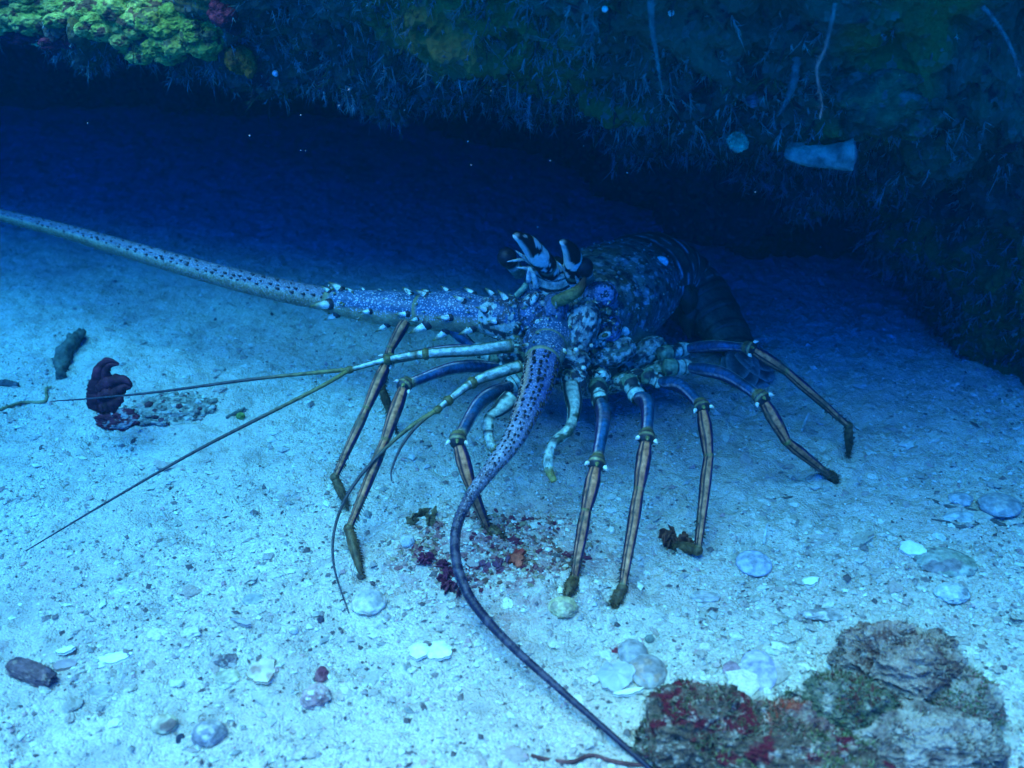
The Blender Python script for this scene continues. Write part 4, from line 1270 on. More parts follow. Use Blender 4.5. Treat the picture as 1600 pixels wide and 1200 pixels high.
def frond_cluster(mb, base, dirs, length, width, col, seed, nblade=5, thick=.0010):
    """leafy red algae: small curled lobed blades with thickness"""
    rng = np.random.default_rng(seed)
    for i in range(nblade):
        d = norm(np.asarray(dirs) + rng.normal(0, .55, 3)); d[2] = abs(d[2]) + .1; d = norm(d)
        w = norm(np.cross(d, rng.normal(0, 1, 3))); nn = np.cross(d, w)
        L, W = length * rng.uniform(.6, 1.1), width * rng.uniform(.7, 1.2)
        b0 = np.asarray(base) + rng.normal(0, width * .5, 3) * np.array((1, 1, .2))
        u = np.linspace(0, 1, 14); a = np.linspace(-math.pi, math.pi, 18, endpoint=False)
        wd = W * np.sin(np.pi * (.12 + .80 * u)) * (1 + .30 * np.sin(u * 13 + i * 2)) + .0003
        ctr = b0 + d * (u * L)[:, None] + nn * (.35 * L * u ** 2 * rng.uniform(-1, 1))[:, None]
        V = ctr[:, None] + (np.sin(a) * wd[:, None])[..., None] * w + (np.cos(a)[None] * thick + (np.sin(a) ** 2)[None] * W * .25 * rng.uniform(-1, 1))[..., None] * nn
        V = V.reshape(-1, 3)
        c = np.asarray(col)[None] * (1 + .5 * fbm(V, 140, 3, seed + i))[:, None]
        mb.add(V, grid_quads(14, 18), np.vstack([np.stack([np.zeros(16), np.arange(2, 18), np.arange(1, 17)], 1), np.stack([np.full(16, 13 * 18), 13 * 18 + np.arange(1, 17), 13 * 18 + np.arange(2, 18)], 1)]).astype(int), np.clip(c, 0, 1))

RED = (.26, .028, .045); DKRED = (.15, .018, .040); BRICK = (.34, .035, .026)
# -- left: a rock half buried, with a hooked red leaf and a red crust
def gravel_heap():
    g = PG(268, 640); k = px_m(g)
    mb = MB()
    blob(mb, g - np.array((0, 0, .006)), axes_xyz(68 * k, 44 * k, .016, .1), 6, .26, 3.2, 4, mottle((.42, .37, .30), (.30, .26, .22), (.14, .13, .11), 150, 3), 0, 1, 6, .1)
    rng = np.random.default_rng(9)
    U = np.array(mb.v[0])
    for _ in range(260):
        p = U[rng.integers(len(U))]
        if p[2] < g[2] - .002:
            continue
        r = rng.uniform(.0012, .0042)
        c = np.array([(.44, .38, .32), (.30, .26, .22), (.18, .16, .14), (.12, .05, .06), (.36, .27, .24), (.54, .50, .44)][rng.integers(6)])
        blob(mb, p, axes_xyz(r * rng.uniform(.8, 1.5), r, r * rng.uniform(.4, .9), rng.uniform(0, 6)), 2, .5, 2, int(rng.integers(999)), c * rng.uniform(.7, 1.1))
    tag(mb.build("rubble_mound", M_STONE), "low speckled mound of rubble beside the dark red leaf", "rubble")
gravel_heap()
def hooked_leaf():
    mb = MB()
    Y = 0.915
    nrm = norm(np.array((-.15, -.8, .5)))
    cf = lambda p, s_, v: np.clip(np.array((.060, .012, .024))[None] * (1 + 1.0 * fbm(v, 110, 4, 2))[:, None], 0, 1)
    dz = lambda p, s_: (.14 + .86 * np.abs(np.sin(p))) * (1 + .26 * fbm(np.stack([np.cos(p).ravel(), np.sin(p).ravel(), s_.ravel() * 8], 1), 2.0, 3, 4).reshape(p.shape))
    tube(mb, [PY(158, 640, Y), PY(160, 618, Y + .006), PY(160, 598, Y + .010), PY(160, 582, Y + .012), PY(165, 571, Y + .013), PY(174, 567, Y + .012), PY(186, 569, Y + .010)], [.0125, .0145, .0128, .0098, .0068, .0046, .0010], n=70, seg=30, ref=nrm, b=1.15, col=cf, disp=dz)
    tube(mb, [PY(160, 618, Y + .004), PY(178, 606, Y + .004), PY(194, 600, Y + .003), PY(205, 604, Y + .002)], [.0130, .0125, .0095, .0030], n=40, seg=26, ref=nrm, b=1.1, col=cf, disp=dz)
    tube(mb, [PY(158, 630, Y - .004), PY(176, 624, Y - .004), PY(190, 618, Y - .002)], [.0100, .0110, .0050], n=30, seg=24, ref=nrm, b=1.1, col=cf, disp=dz)
    tag(mb.build("red_leaf", M_WEED), "dark red hooked leaf of seaweed standing beside the low mound", "seaweed")
hooked_leaf()
stone("red_crust_stone", "dark red crusted stone in front of the speckled mound", "stone", 195, 660, 80, 34, mottle((.09, .012, .028), (.15, .02, .035), (.30, .24, .25), 75, 4, .05), .6, 4, M_WEED, amp=.45, ridge=.5)
stick("curved_rubble_stick", "dark furry curved stick lying beyond the red leaf", "stick", [(94, 588, .004), (98, 560, .006), (108, 538, .008), (128, 518, .006)], [7, 9.5, 9, 6], (.12, .12, .10), rough=1.0)
stick("bent_twig", "thin bent brown twig at the left edge of the sand", "twig", [(0, 640), (35, 629), (70, 627), (72, 607), (80, 605)], [2.2, 2.4, 2.2, 1.8], (.26, .20, .10))
stick("dead_twig", "short dark twig lying at the far left edge", "twig", [(-8, 598), (12, 600), (28, 602)], [5, 6, 4], (.09, .09, .10))
stick("tiny_dark_twig", "small straight dark twig to the right of the speckled mound", "twig", [(354, 652), (368, 646), (382, 638)], [2.5, 3.5, 2], (.12, .13, .12))
stone("green_pebble", "tiny yellow green pebble beside the long thin feeler", "pebble", 376, 652, 13, 10, mottle((.30, .36, .08), (.18, .24, .06)), .8, 6)
stone("cylinder_rubble", "short dark brown coral stick in the lower left corner", "coral rubble", 50, 1057, 78, 20, mottle((.16, .09, .10), (.10, .07, .09), (.30, .18, .15), 80, 8), .85, 8, rot=-.42, amp=.26, sq=.55, sink=.35, freq=3.0)
chip("white_shell_flake", "thin white shell flake flat on the bare sand at lower left", "shell", 180, 1032, 48, 14, (.86, .84, .76), .1, .12)
chip("pale_shell_sliver", "little pale sliver of shell above the short brown coral stick", "shell", 103, 1020, 26, 8, (.82, .80, .72), .1, .2)
chip("dark_flat_shell", "flat pinkish brown shell above the short brown coral stick", "shell", 102, 1042, 34, 14, mottle((.34, .24, .25), (.48, .40, .38)), .0, .1, seed=2)
stone("ringed_pebble", "greyish half sunk pebble between the coral stick and the white flake", "pebble", 158, 1080, 34, 16, mottle((.46, .42, .38), (.34, .31, .30)), .5, 10)
stone("cream_pebble", "smooth cream pebble with a dark left end", "pebble", 257, 1134, 38, 24, mottle((.66, .60, .40), (.50, .42, .30), (.3, .2, .17), 40, 11, .1), .75, 11, amp=.12)
stone("black_pebble", "little nearly black pebble between two rounder pebbles", "pebble", 282, 1156, 12, 13, (.04, .05, .08), .9, 12)
stone("grey_cobble", "rounded grey cobble near the bottom edge left of centre", "cobble", 327, 1149, 52, 32, mottle((.36, .33, .32), (.24, .22, .25), (.48, .42, .38), 60, 13), .65, 13, rot=.3, amp=.15)
stone("grey_disc", "faint round grey disc in the open sand left of centre", "stone", 397, 938, 36, 20, mottle((.40, .40, .38), (.34, .34, .33)), .35, 14, amp=.08)
chip("slender_shell", "slender grey shell fragment beneath the round grey disc", "shell", 378, 975, 36, 7, mottle((.40, .36, .38), (.28, .25, .28)), -.45, .1, seed=4)
chip("tan_shell_disc", "broad tan shell disc with a brown rim", "shell", 410, 1052, 40, 34, mottle((.66, .52, .40), (.58, .48, .42), (.42, .26, .2), 50, 15, .2), .2, .08, seed=5, ribs=0)
stone("yellow_chip", "yellowish flat chip touching the tan shell disc", "stone", 356, 1060, 34, 22, mottle((.60, .54, .36), (.42, .38, .28)), .4, 16)
stone("brown_lump", "small brown clump of rubble behind the yellowish chip", "rubble", 354, 1036, 34, 20, mottle((.30, .23, .22), (.17, .13, .14), (.44, .38, .34), 90, 17), .7, 17, amp=.4)
stone("maroon_nodule", "little maroon nodule standing up on pale sand", "rubble", 503, 1057, 20, 22, mottle((.22, .06, .09), (.34, .14, .16)), .9, 18, amp=.3)
stone("pink_rubble", "pinkish knobbly rubble below the maroon nodule", "rubble", 494, 1092, 42, 30, mottle((.48, .32, .31), (.32, .18, .19), (.62, .54, .48), 90, 19), .7, 19, amp=.4)
stone("pale_stub", "small pale hollow stub of shell on clean sand", "shell", 459, 986, 14, 10, mottle((.70, .66, .60), (.46, .42, .40)), .9, 20)
stone("dark_nub", "tiny dark nub with a sharp shadow beside the pale stub", "pebble", 501, 970, 10, 12, (.07, .06, .09), .9, 21)
stone("tan_cobble", "pale tan cobble at the tip of the curved feeler", "cobble", 577, 944, 52, 40, mottle((.56, .50, .46), (.46, .42, .42), (.64, .52, .44), 45, 22), .45, 22, amp=.12)
stone("dark_crumb", "brown crumb above the pale tan cobble", "pebble", 563, 902, 13, 9, mottle((.16, .11, .09), (.1, .07, .06)), .8, 23)
def bivalve():
    r = empty("open_bivalve", PG(672, 1020)); tag(r, "open pair of cream white shell halves in the sand", "shell")
    for (px, rot, sd_) in ((655, .2, 1), (686, -.2, 2)):
        o = chip("valve", None, None, px, 1020, 32 if sd_ == 1 else 38, 22 if sd_ == 1 else 27, mottle((.86, .84, .74), (.80, .76, .62)), rot, .06, .42, seed=sd_)
        o.location = o.location - r.location; o.parent = r
bivalve()
stone("yellow_stone", "ochre yellow stone under the hairy tip of a front leg", "stone", 880, 952, 46, 30, mottle((.56, .46, .26), (.62, .54, .40), (.36, .28, .2), 50, 24), .6, 24, amp=.2)
chip("red_flake", "bright brick red leaf shaped flake below the animal", "seaweed", 806, 880, 32, 24, mottle(BRICK, (.5, .09, .05)), .3, .5, .3, seed=6, mat=M_WEED, pointed=1, rag=3.2)
def weed(name, label, spots, col, seed, L=.012, W=.006, nb=5):
    mb = MB()
    for i, (px, py) in enumerate(spots):
        frond_cluster(mb, PG(px, py), (0, -.2, 1), L, W, col, seed + i, nb)
    tag(mb.build(name, M_WEED), label, "seaweed")
weed("maroon_weed", "clump of dark maroon weed left of the curving feeler", [(692, 888), (700, 895), (708, 900), (696, 908), (704, 915)], (.11, .016, .04), 1, .008, .004, 4)
weed("small_maroon_tuft", "tiny maroon tuft up slope of the maroon clump", [(660, 878), (668, 880)], (.16, .025, .06), 12, .008, .004, 4)
weed("purple_weed", "scattered pink purple weed between feeler and red flake", [(752, 884), (764, 890), (772, 882), (780, 892), (784, 880)], (.17, .06, .10), 21, .0055, .003, 3)
weed("low_brown_weed", "low dark red strip of weed under the maroon clump", [(695, 918), (706, 923), (716, 924)], (.13, .03, .05), 31, .007, .005, 3)
weed("olive_sprig", "olive brown sprig of weed with two upright blades", [(650, 818), (658, 808), (678, 812), (672, 820)], (.13, .085, .04), 41, .011, .003, 3)
stone("cream_ball_pebble", "round cream pebble below the olive brown sprig", "pebble", 637, 848, 22, 20, mottle((.72, .70, .66), (.58, .55, .54)), .9, 26, amp=.12)
# -- under and right of the animal
weed("rusty_tuft", "rusty dark tuft of weed at the foot of the third leg", [(1046, 842), (1056, 846), (1064, 850), (1050, 852)], (.15, .05, .03), 51, .012, .006, 5)
stone("smooth_disc", "smooth pale lilac disc like stone right of the standing legs", "stone", 1177, 886, 54, 44, mottle((.40, .40, .50), (.44, .44, .52)), .30, 27, amp=.04, ridge=0, sink=.1)
chip("white_clam_shell", "small bright clam shell right of the smooth disc", "shell", 1265, 912, 26, 12, (.86, .84, .76), .1, .2, .5)
chip("white_chip", "upright white chip against a flat greenish stone", "shell", 1424, 862, 22, 26, (.74, .76, .78), 1.2, .4, .2)
stone("greenish_slab", "flat greenish brown stone at the right side of the sand", "stone", 1476, 884, 86, 46, mottle((.28, .29, .22), (.38, .38, .32), (.24, .2, .2), 40, 28), .45, 28, rot=-.35, amp=.2, sub=5)
stone("pale_nodule", "whitish knobbly stone below the flat greenish one", "stone", 1486, 930, 50, 28, mottle((.56, .56, .54), (.44, .44, .44), (.3, .3, .3), 60, 29), .6, 29, amp=.3)
stone("pale_flat_stone", "large pale flat stone near the right edge", "stone", 1562, 792, 60, 40, mottle((.36, .36, .38), (.30, .31, .33), (.44, .42, .4)), .35, 30, amp=.1)
stone("long_pale_stone", "long pale stone in front of the dark branch", "stone", 1500, 812, 56, 18, mottle((.52, .53, .52), (.40, .41, .42)), .6, 31)
stone("small_pale_cobble", "small pale cobble behind the dark branch", "cobble", 1500, 782, 34, 20, mottle((.50, .51, .51), (.40, .41, .42)), .6, 32)
stone("pale_lump", "whitish lump just above the flat greenish stone", "stone", 1466, 842, 20, 14, mottle((.62, .62, .60), (.5, .5, .5)), .7, 45)
stick("dark_branch", "dark forked branch lying across the right edge", "branch", [(1430, 773), (1460, 783), (1486, 793), (1520, 797), (1548, 812), (1572, 822), (1604, 818)], [1.5, 2.2, 3, 2, 3, 3.2, 2], (.12, .11, .10), lift=-.0005, branches=[(((1455, 812), (1480, 817), (1500, 823), (1530, 820)), [2, 3, 3, 2])])
stick("brown_twig", "short brown twig on the sand between the right hand legs", "twig", [(1186, 785), (1206, 782), (1240, 776)], [3.5, 3, 1.5], (.14, .12, .10), lift=-.0005)
stick("white_spicule", "upright thin white spicule behind the smooth disc", "spicule", [(1193, 850, .002), (1196, 832, .008), (1199, 818, .014)], [1.8, 1.8, 1.2], (.74, .74, .70), n=16, rough=.05)
stick("far_white_spicule", "slim pale spicule lying beneath the fourth leg", "spicule", [(1253, 672), (1258, 658), (1264, 645)], [2.0, 2.0, 1.4], (.66, .68, .64), n=16, rough=.05)
stone("sandy_ridge", "greyish brown ridge of caked rubble right of the clam shell", "rubble", 1300, 962, 90, 18, mottle((.42, .36, .34), (.30, .26, .25), (.58, .52, .46), 60, 33), .5, 33, amp=.4)
stone("caked_shell", "whitish caked shell with a dark shadow line", "shell", 1100, 934, 46, 18, mottle((.60, .56, .52), (.44, .38, .36)), .45, 46, amp=.35)
# -- lower middle
chip("white_crescent", "thin white crescent of shell below the grey shells", "shell", 982, 1086, 44, 7, (.84, .83, .76), .06, .2, .6)
stone("grey_scallop", "rounded grey shell with a brown lower rim", "shell", 1012, 1052, 56, 50, mottle((.36, .32, .31), (.28, .24, .24), (.42, .28, .22), 60, 34, .1), .45, 34, amp=.10)
stone("upper_grey_shell", "smooth taupe shell leaning over the brown rimmed one", "shell", 988, 1024, 46, 38, mottle((.40, .37, .36), (.34, .31, .31)), .6, 35, amp=.08, ridge=0)
chip("translucent_shell", "pale blue grey fan shell left of the grey shells", "shell", 962, 1062, 56, 40, mottle((.46, .45, .48), (.38, .37, .40)), .5, .2, .3, seed=8, ribs=9)
stone("red_capped_pebble", "white pebble capped with dark red weed", "pebble", 964, 1020, 24, 16, mottle((.74, .70, .62), RED, None, 60, 36, -.05), .8, 36)
stone("olive_pebble", "olive pebble above the taupe shell", "pebble", 1015, 1000, 15, 11, (.20, .21, .18), .8, 37, amp=.1)
stone("rosy_crumb", "rosy crumb of coral between olive pebble and lilac plate", "rubble", 1100, 1016, 24, 14, mottle((.50, .36, .34), (.64, .56, .50)), .7, 38, amp=.4)
stone("lilac_plate", "tall smooth lilac plate standing beside a pink pebble", "stone", 1184, 1054, 52, 62, mottle((.42, .38, .56), (.46, .42, .58)), .32, 39, amp=.06, ridge=0, sink=.05, tilt=.25)
stone("pink_pebble", "knobbly pink pebble touching the lilac plate on its left", "pebble", 1143, 1050, 26, 22, mottle((.52, .36, .40), (.40, .24, .28)), .8, 40, amp=.25)
stone("brown_pebble", "brown crumb wedged against the right side of the lilac plate", "pebble", 1212, 1046, 18, 20, mottle((.44, .30, .28), (.56, .46, .42)), .8, 41, amp=.3)
stick("wavy_root", "wavy dark reddish root at the bottom edge", "root", [(830, 1180), (860, 1188), (895, 1190), (925, 1180), (960, 1190), (1005, 1196)], [2.5, 3.2, 3, 3, 3.2, 2.5], (.13, .05, .05))

# -- the pile of rubble in the lower right corner
M_RUB_RED = make_rock("rubble_red", (.085, .055, .045), (.15, .11, .085), (.035, .038, .025), 52, (.115, .010, .020), .9)
M_RUB_TAN = make_rock("rubble_tan", (.32, .215, .17), (.21, .15, .125), (.40, .31, .25), 48, (.12, .065, .055), .9)
M_RUB_GREEN = make_rock("rubble_green", (.055, .075, .04), (.11, .11, .08), (.21, .19, .15), 42, (.03, .038, .042), .9)
M_RUB_PINK = make_rock("rubble_pink", (.18, .09, .09), (.09, .05, .052), (.26, .22, .18), 38, (.25, .05, .028), .9)
M_RUB_SAND = make_rock("rubble_sand", (.25, .19, .165), (.14, .10, .095), (.08, .055, .055), 40, (.34, .28, .24), .9)
def rubble(name, label, px, py, w, h, hgt, mat, seed, rot=0.0, sub=6, amp=.40, top=None):
    g = PG(px, py); k = px_m(g)
    mb = MB()
    sx, sy = w / 2 * k, h / 2 * k * 1.1
    hgt = hgt * .80
    blob(mb, g + np.array((0, 0, hgt * .26)), axes_xyz(sx, sy, hgt, rot), sub, amp * 1.35, 2.6, seed, (.3, .3, .3), 0, 1.0, 7, .42)
    o = mb.build(name, mat)
    tag(o, label, "rock")
    # turf on its upper side, a part of the rock
    rng = np.random.default_rng(seed)
    me = o.data
    co = np.zeros(len(me.vertices) * 3); me.vertices.foreach_get("co", co); co = co.reshape(-1, 3)
    no = np.zeros(len(me.vertices) * 3); me.vertices.foreach_get("normal", no); no = no.reshape(-1, 3)
    up = np.where(no[:, 2] > .05)[0]
    tb = MB()
    pal = [np.array(c) for c in (top or [(.20, .20, .12), (.30, .12, .12), (.34, .32, .26), (.12, .16, .07)])]
    patch = fbm(co, 60, 3, seed)
    n = 0
    for _ in range(6000):
        i = up[rng.integers(len(up))]
        if patch[i] < .02 + .1 * rng.random():
            continue
        spike(tb, co[i] + np.array(o.location), no[i] + rng.normal(0, .5, 3), rng.uniform(.002, .0055), .0006, pal[rng.integers(len(pal))] * rng.uniform(.6, 1.2), seg=3, n=3)
        n += 1
        if n > 1100:
            break
    tb.build("algae_turf", M_TURF, o)
    return o
rubble("red_rubble_rock", "dark rock with maroon crust at the bottom edge", 1092, 1160, 168, 135, .036, M_RUB_RED, 1, top=[(.10, .11, .05), (.16, .03, .04), (.22, .2, .15), (.08, .09, .05)])
rubble("pink_rubble_rock", "pinkish orange knobbly rock between the maroon crusted rock and the green one", 1222, 1162, 140, 92, .030, M_RUB_PINK, 2, top=[(.22, .10, .08), (.2, .18, .12), (.1, .1, .06)])
rubble("green_rubble_rock", "mossy dark green low rock in the middle of the rubble pile", 1318, 1118, 150, 84, .028, M_RUB_GREEN, 3, top=[(.10, .13, .05), (.2, .2, .14), (.16, .04, .04)])
rubble("tan_rubble_rock", "big tan pitted boulder topping the rubble pile", 1402, 1062, 178, 108, .042, M_RUB_TAN, 4, -.25, top=[(.30, .23, .18), (.18, .13, .1), (.24, .2, .16)])
rubble("sandy_rubble_rock", "sand covered rough rock in the lower right corner", 1440, 1172, 210, 110, .024, M_RUB_SAND, 5, top=[(.36, .30, .26), (.24, .14, .13), (.2, .18, .15)])
rubble("front_rubble_rock", "mottled green and maroon rock cut by the bottom edge", 1240, 1212, 240, 90, .028, M_RUB_RED, 7, top=[(.2, .24, .10), (.14, .18, .07), (.3, .28, .22)])
rubble("far_sandy_stone", "greyish sloping stone right of the big tan boulder", 1505, 1105, 90, 90, .020, M_RUB_SAND, 8)
# a little see-through fish resting on the sandy rock
def goby():
    r = empty("small_goby", PG(1458, 1156)); tag(r, "tiny slender white fish resting on the sand covered corner rock", "fish")
    z = .026
    pts = [PZ(1434, 1141, z + .003), PZ(1446, 1149, z + .003), PZ(1462, 1163, z + .002), PZ(1474, 1170, z + .001), PZ(1483, 1174, z)]
    mb = MB()
    def gc(p, s, v):
        o = bands(s, [(0, (.55, .55, .5)), (.18, (.8, .8, .76)), (.38, (.62, .44, .28)), (.5, (.55, .35, .24)), (.6, (.86, .86, .8)), (.75, (.5, .34, .24)), (.86, (.88, .87, .8)), (1, (.6, .5, .4))])
        return o
    C, T, N, B, R = tube(mb, pts, [.0012, .0030, .0030, .0026, .0020, .0012], n=40, seg=16, ref=(0, 0, 1), b=.75, col=gc)
    mb.build("body", M_SHELLY, r)
    fb = MB()
    for sgn in (-1, 1):
        tube(fb, [C[-1] - T[-1] * .001, C[-1] + T[-1] * .004 + B[-1] * sgn * .0014], [.0006, .0014, .0009], n=8, seg=10, ref=(0, 0, 1), b=1, col=(.62, .6, .56))
    fb.build("tail_fin", M_SHELLY, r)
    for sgn in (-1, 1):
        e = MB(); blob(e, C[5] + B[5] * sgn * .0018 + N[5] * .0016, np.eye(3) * .0013, 3, 0, col=(.01, .01, .015)); e.build("eye", M_SHELLY, r)
goby()

# ------------------------------------------------------------------ growth on the ledge
def reef_blob(name, label, cat, spots, col, mat, seed, push=.004, knobs=16):
    """spots: (px, py, w, h, depth in metres) on the face of the ledge, joined into one growth"""
    mb = MB()
    rng = np.random.default_rng(seed)
    Y0 = None
    for i, (px, py, w, h, d) in enumerate(spots):
        p, n = reef_hit(px, py)
        if Y0 is None:
            Y0 = p[1]
        elif abs(p[1] - Y0) > .018:
            p = PY(px, py, Y0 + .018 * np.sign(p[1] - Y0))
        k = px_m(p)
        vw = norm(np.array((0, 0, CAM_H)) - p)
        ax = norm(n * .5 + vw)
        rt = norm(np.cross((0, 0, 1), ax)); up = np.cross(ax, rt)
        lumps = [(0, 0, .85)] + [(rng.uniform(-.8, .8), rng.uniform(-.8, .8), rng.uniform(.18, .45)) for _ in range(knobs)]
        for j, (a_, b_, f_) in enumerate(lumps):
            if a_ * a_ + b_ * b_ > .8:
                continue
            c = p + ax * (push + (d * .75 * math.sqrt(max(0, 1 - a_ * a_ - b_ * b_)) if j else 0)) + rt * a_ * w / 2 * k + up * b_ * h / 2 * k
            blob(mb, c, np.array([rt * w / 2 * k * f_, up * h / 2 * k * f_, ax * (d if j == 0 else min(d, w * k * .4) * f_ * 1.3)]), 5 if j == 0 else 4, .45, 2.6, seed + i * 20 + j, col, 0, 1.0, 6, .35)
    o = mb.build(name, mat)
    return tag(o, label, cat)
YG = mottle((.22, .29, .06), (.35, .39, .10), (.12, .07, .04), 55, 61, -.05)
reef_blob("yellow_sponge", "bright yellow green encrusting sponge in the top left corner", "sponge", [(20, 10, 130, 70, .022), (80, 8, 130, 76, .024), (120, 26, 90, 54, .020)], YG, M_SPONGE, 1)
reef_blob("ragged_yellow_sponge", "ragged yellow green sponge right of the corner one", "sponge", [(185, 12, 110, 76, .022), (230, 30, 110, 80, .024), (222, 64, 76, 54, .018), (160, 42, 76, 50, .018)], YG, M_SPONGE, 11)
reef_blob("olive_sponge", "duller olive green sponge at the end of the yellow ones", "sponge", [(280, 40, 100, 80, .020), (312, 52, 80, 64, .020), (256, 76, 70, 40, .016)], mottle((.19, .28, .05), (.30, .33, .07), (.10, .11, .05), 50, 63), M_SPONGE, 21)
reef_blob("yellow_ball_sponge", "small pale yellow ball sponge under the bright yellow patch", "sponge", [(61, 63, 14, 14, .006)], (.55, .58, .22), M_SPONGE, 31)
reef_blob("orange_sponge", "rusty orange lobe of sponge hanging from the lip", "sponge", [(368, 92, 42, 46, .016), (388, 100, 28, 36, .012)], mottle((.34, .14, .02), (.24, .11, .03)), M_SPONGE, 41)
reef_blob("moss_lobe", "drooping green brown lobe at the left end of the lip", "sponge", [(8, 130, 80, 90, .030), (22, 160, 50, 50, .02)], mottle((.16, .18, .08), (.11, .15, .08), (.2, .09, .05), 40, 65), M_SPONGE, 51)
reef_blob("dark_olive_sponge", "dull olive cushion at the foot of the right wall", "sponge", [(1520, 430, 90, 90, .03), (1545, 400, 60, 60, .02)], mottle((.12, .12, .03), (.08, .09, .03)), M_SPONGE, 61)
reef_blob("teal_cushion", "broad dark teal cushion high on the right face", "sponge", [(1370, 150, 130, 80, .010), (1420, 170, 80, 60, .010)], mottle((.065, .09, .045), (.045, .065, .045), (.09, .10, .09)), M_SPONGE, 71)
reef_blob("red_crust", "dark red crust beside the yellow sponges", "crust", [(148, 24, 24, 30, .016), (40, 52, 70, 26, .014), (100, 64, 60, 22, .012)], mottle(DKRED, (.2, .03, .05)), M_WEED, 81)
reef_blob("maroon_crust", "maroon crust right of the olive sponge", "crust", [(352, 22, 40, 40, .013), (365, 40, 28, 24, .010)], mottle((.12, .015, .03), (.18, .025, .04)), M_WEED, 91)
reef_blob("violet_crust", "violet blue crust near the top edge", "crust", [(480, 12, 80, 26, .008), (520, 18, 50, 20, .008)], mottle((.13, .09, .19), (.08, .07, .12)), M_WEED, 101)
reef_blob("white_ball_tunicate", "round whitish ball on the dark right face", "sea squirt", [(1150, 207, 34, 28, .014)], mottle((.30, .42, .28), (.20, .28, .20)), M_SPONGE, 111, .022, 0)
def tube_sponge():
    hits = [reef_hit(x, y)[0] for x in (1236, 1262, 1285, 1310, 1332) for y in (225, 242, 258)]
    p = min(hits, key=lambda h: h[1]).copy()
    k = px_m(p); f = np.array((0, -.016, 0))
    r = empty("tube_sponge", p); tag(r, "pale grey trumpet shaped tube sponge lying across the right face", "sponge")
    a = PY(1236, 240, p[1] - .006); b = PY(1332, 243, p[1] - .014)
    mb = MB()
    rad = np.array([10, 14, 16, 17, 19, 23]) * k
    cf = lambda ph, s, v: np.array((.15, .24, .21))[None] * (1 + 1.0 * fbm(v, 70, 4, 3))[:, None]
    tube(mb, [a, (a * .6 + b * .4) + np.array((0, 0, -.002)), b], rad, n=60, seg=40, ref=(0, -1, .2), col=cf, caps=False,
         disp=lambda ph, s: 1 + .16 * fbm(np.stack([np.cos(ph).ravel(), np.sin(ph).ravel(), s.ravel() * 4], 1), 2.5, 4, 5).reshape(ph.shape))
    blob(mb, a, np.eye(3) * rad[0] * 1.0, 3, .15, 2, 3, col=(.15, .24, .21))
    mb.build("tube_wall", M_SPONGE, r)
    hf = MB(); back = min((h for h in hits), key=lambda h: np.linalg.norm(h - a)) + np.array((0, .012, 0))
    tube(hf, [back, (back + a) / 2 + np.array((0, 0, -.003)), a + norm(b - a) * .012], np.array([26, 15, 12]) * k, n=20, seg=24, ref=(0, 0, 1), col=cf, disp=lambda ph, s: 1 + .25 * fbm(np.stack([np.cos(ph).ravel(), np.sin(ph).ravel(), s.ravel() * 3], 1), 2.5, 4, 8).reshape(ph.shape))
    hf.build("holdfast", M_SPONGE, r)
    t = norm(b - a); m2 = MB()
    tube(m2, [b - t * .012, b + t * .0005], [rad[-1] * .55, rad[-1] * .92], n=8, seg=40, ref=(0, -1, .2), col=(.16, .18, .20), caps=True)
    m2.build("opening", M_SPONGE, r)
tube_sponge()
reef_blob("pale_crust", "faint mauve grey crust left of the trumpet sponge", "crust", [(1175, 150, 44, 26, .010)], mottle((.22, .22, .28), (.15, .16, .2)), M_SPONGE, 121)
for (px, py, w, lab) in ((431, 117, 9, "tiny white speck of shell on the lip below the orange sponge"), (907, 98, 11, "white dot like polyp on the middle of the ledge"),
                         (951, 15, 9, "tiny bright polyp near the top edge in the middle"), (1046, 18, 9, "little bright polyp right of the hanging white strand")):
    p, n = reef_hit(px, py); vw = norm(np.array((0, 0, CAM_H)) - p); k = px_m(p)
    mb = MB(); blob(mb, p + vw * .010, np.eye(3) * w / 2 * k, 3, .2, 2, px, (.74, .80, .74))
    tag(mb.build("polyp", M_SHELLY), lab, "polyp")
def strand(label, pts, r, col, beads=False):
    mb = MB()
    p, n = reef_hit(*pts[0]); Y = p[1] - .028
    C = [PY(x, y, Y - .002 * i) for i, (x, y) in enumerate(pts)]
    k = px_m(p)
    rng = np.random.default_rng(int(pts[0][0]))
    C, T, N, B, R = tube(mb, C, np.array(r) * k, n=90, seg=8, col=lambda ph, s, v: np.asarray(col)[None] * (1 + .4 * fbm(v, 200, 3, 4))[:, None], disp=lambda ph, s: 1 + .35 * fbm(np.stack([np.cos(ph).ravel(), np.sin(ph).ravel(), s.ravel() * 30], 1), 1.5, 2, 6).reshape(ph.shape))
    for i in range(2, 88, 2):
        for _ in range(2):
            spike(mb, C[i], norm(rng.normal(0, 1, 3)) + T[i] * .6, rng.uniform(.003, .007), .0006, np.asarray(col) * rng.uniform(.6, 1.1), seg=3, n=3)
    o = mb.build("hydroid_strand", M_TURF)
    tag(o, label, "hydroid", "hanging hydroid strands")
strand("long pale wispy strand hanging from the top edge right of the middle", [(1016, -10), (1020, 50), (1026, 85), (1030, 115), (1036, 148)], [6, 5, 3.2, 2.2, 1.2], (.08, .135, .13))
strand("beaded strand hanging above the trumpet sponge", [(1305, 5), (1296, 50), (1288, 80), (1276, 110), (1284, 160), (1281, 186)], [3, 3, 2.4, 2, 1.2], (.08, .13, .13))
strand("beaded strand curving down the far right edge of the ledge", [(1536, 10), (1560, 40), (1580, 75), (1594, 120)], [3, 2.6, 2.2, 1.5], (.10, .16, .16))
strand("slanting dull strand left of the trumpet sponge", [(1245, 90), (1240, 130), (1228, 160), (1214, 182)], [6, 6, 4, 1.5], (.07, .12, .12))
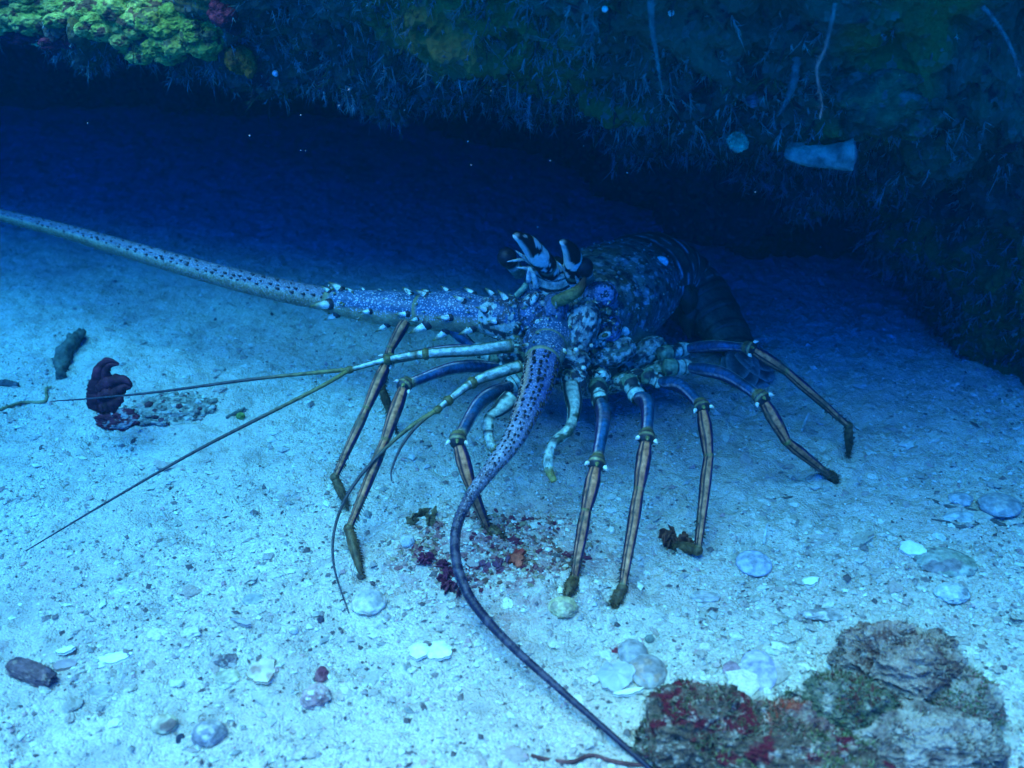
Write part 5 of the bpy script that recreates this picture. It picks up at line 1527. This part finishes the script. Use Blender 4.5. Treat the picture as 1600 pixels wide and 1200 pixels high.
strand("short pale strand hanging below the lip at the middle", [(828, 150), (826, 180), (827, 198)], [2.5, 2, 1], (.20, .25, .26))
strand("thin strand dangling below the lip left of the middle", [(642, 100), (641, 128), (638, 146)], [2, 1.8, 1], (.20, .25, .26))

# ------------------------------------------------------------------ specks drifting in the water
def specks():
    rng = np.random.default_rng(3)
    mb = MB()
    spots = [(470, 235), (1297, 322), (545, 140), (600, 155), (632, 172), (731, 221), (736, 258), (860, 251), (840, 355), (757, 365), (390, 212), (912, 228), (980, 270), (1180, 300), (470, 180), (530, 165)]
    for _ in range(26):
        spots.append((rng.uniform(0, 1600), rng.uniform(60, 620)))
    for i, (px, py) in enumerate(spots):
        Y = rng.uniform(.8, 1.05)
        c = PY(px, py, Y)
        if c[2] < .05:
            continue
        s = px_m(c) * (rng.uniform(.8, 1.5) if i < 16 else rng.uniform(.4, .8))
        blob(mb, c, np.diag([s, s * rng.uniform(.6, 1), s * rng.uniform(.7, 1.3)]), 2, .3, 2, i, (.30, .32, .30))
    tag(mb.build("floating_specks", M_SHELLY), "pale specks drifting in the water", "particles", kind="stuff")
specks()

# ------------------------------------------------------------------ the water itself: one closed body of haze
def build_water():
    mb = MB()
    x0, x1, y0, y1, z0, z1 = -6.4, 6.4, -6.4, 6.4, -1.2, .74
    v = [(x, y, z) for x in (x0, x1) for y in (y0, y1) for z in (z0, z1)]
    mb.add(v, [(0, 1, 3, 2), (4, 6, 7, 5), (0, 4, 5, 1), (2, 3, 7, 6), (0, 2, 6, 4), (1, 5, 7, 3)])
    m = bpy.data.materials.new("sea_water")
    m.use_nodes = True
    nt = m.node_tree
    nt.nodes.clear()
    out = nt.nodes.new("ShaderNodeOutputMaterial")
    pv = nt.nodes.new("ShaderNodeVolumePrincipled")
    pv.inputs['Color'].default_value = (.0, .0022, .0068, 1)
    pv.inputs['Absorption Color'].default_value = (.008, .48, .84, 1)
    pv.inputs['Density'].default_value = 3.7
    pv.inputs['Anisotropy'].default_value = .3
    nt.links.new(pv.outputs[0], out.inputs['Volume'])
    o = mb.build("haze", m, smooth=False)
    o["kind"] = "stuff"
    o["label"] = "blue sea water dimming everything with distance"
build_water()
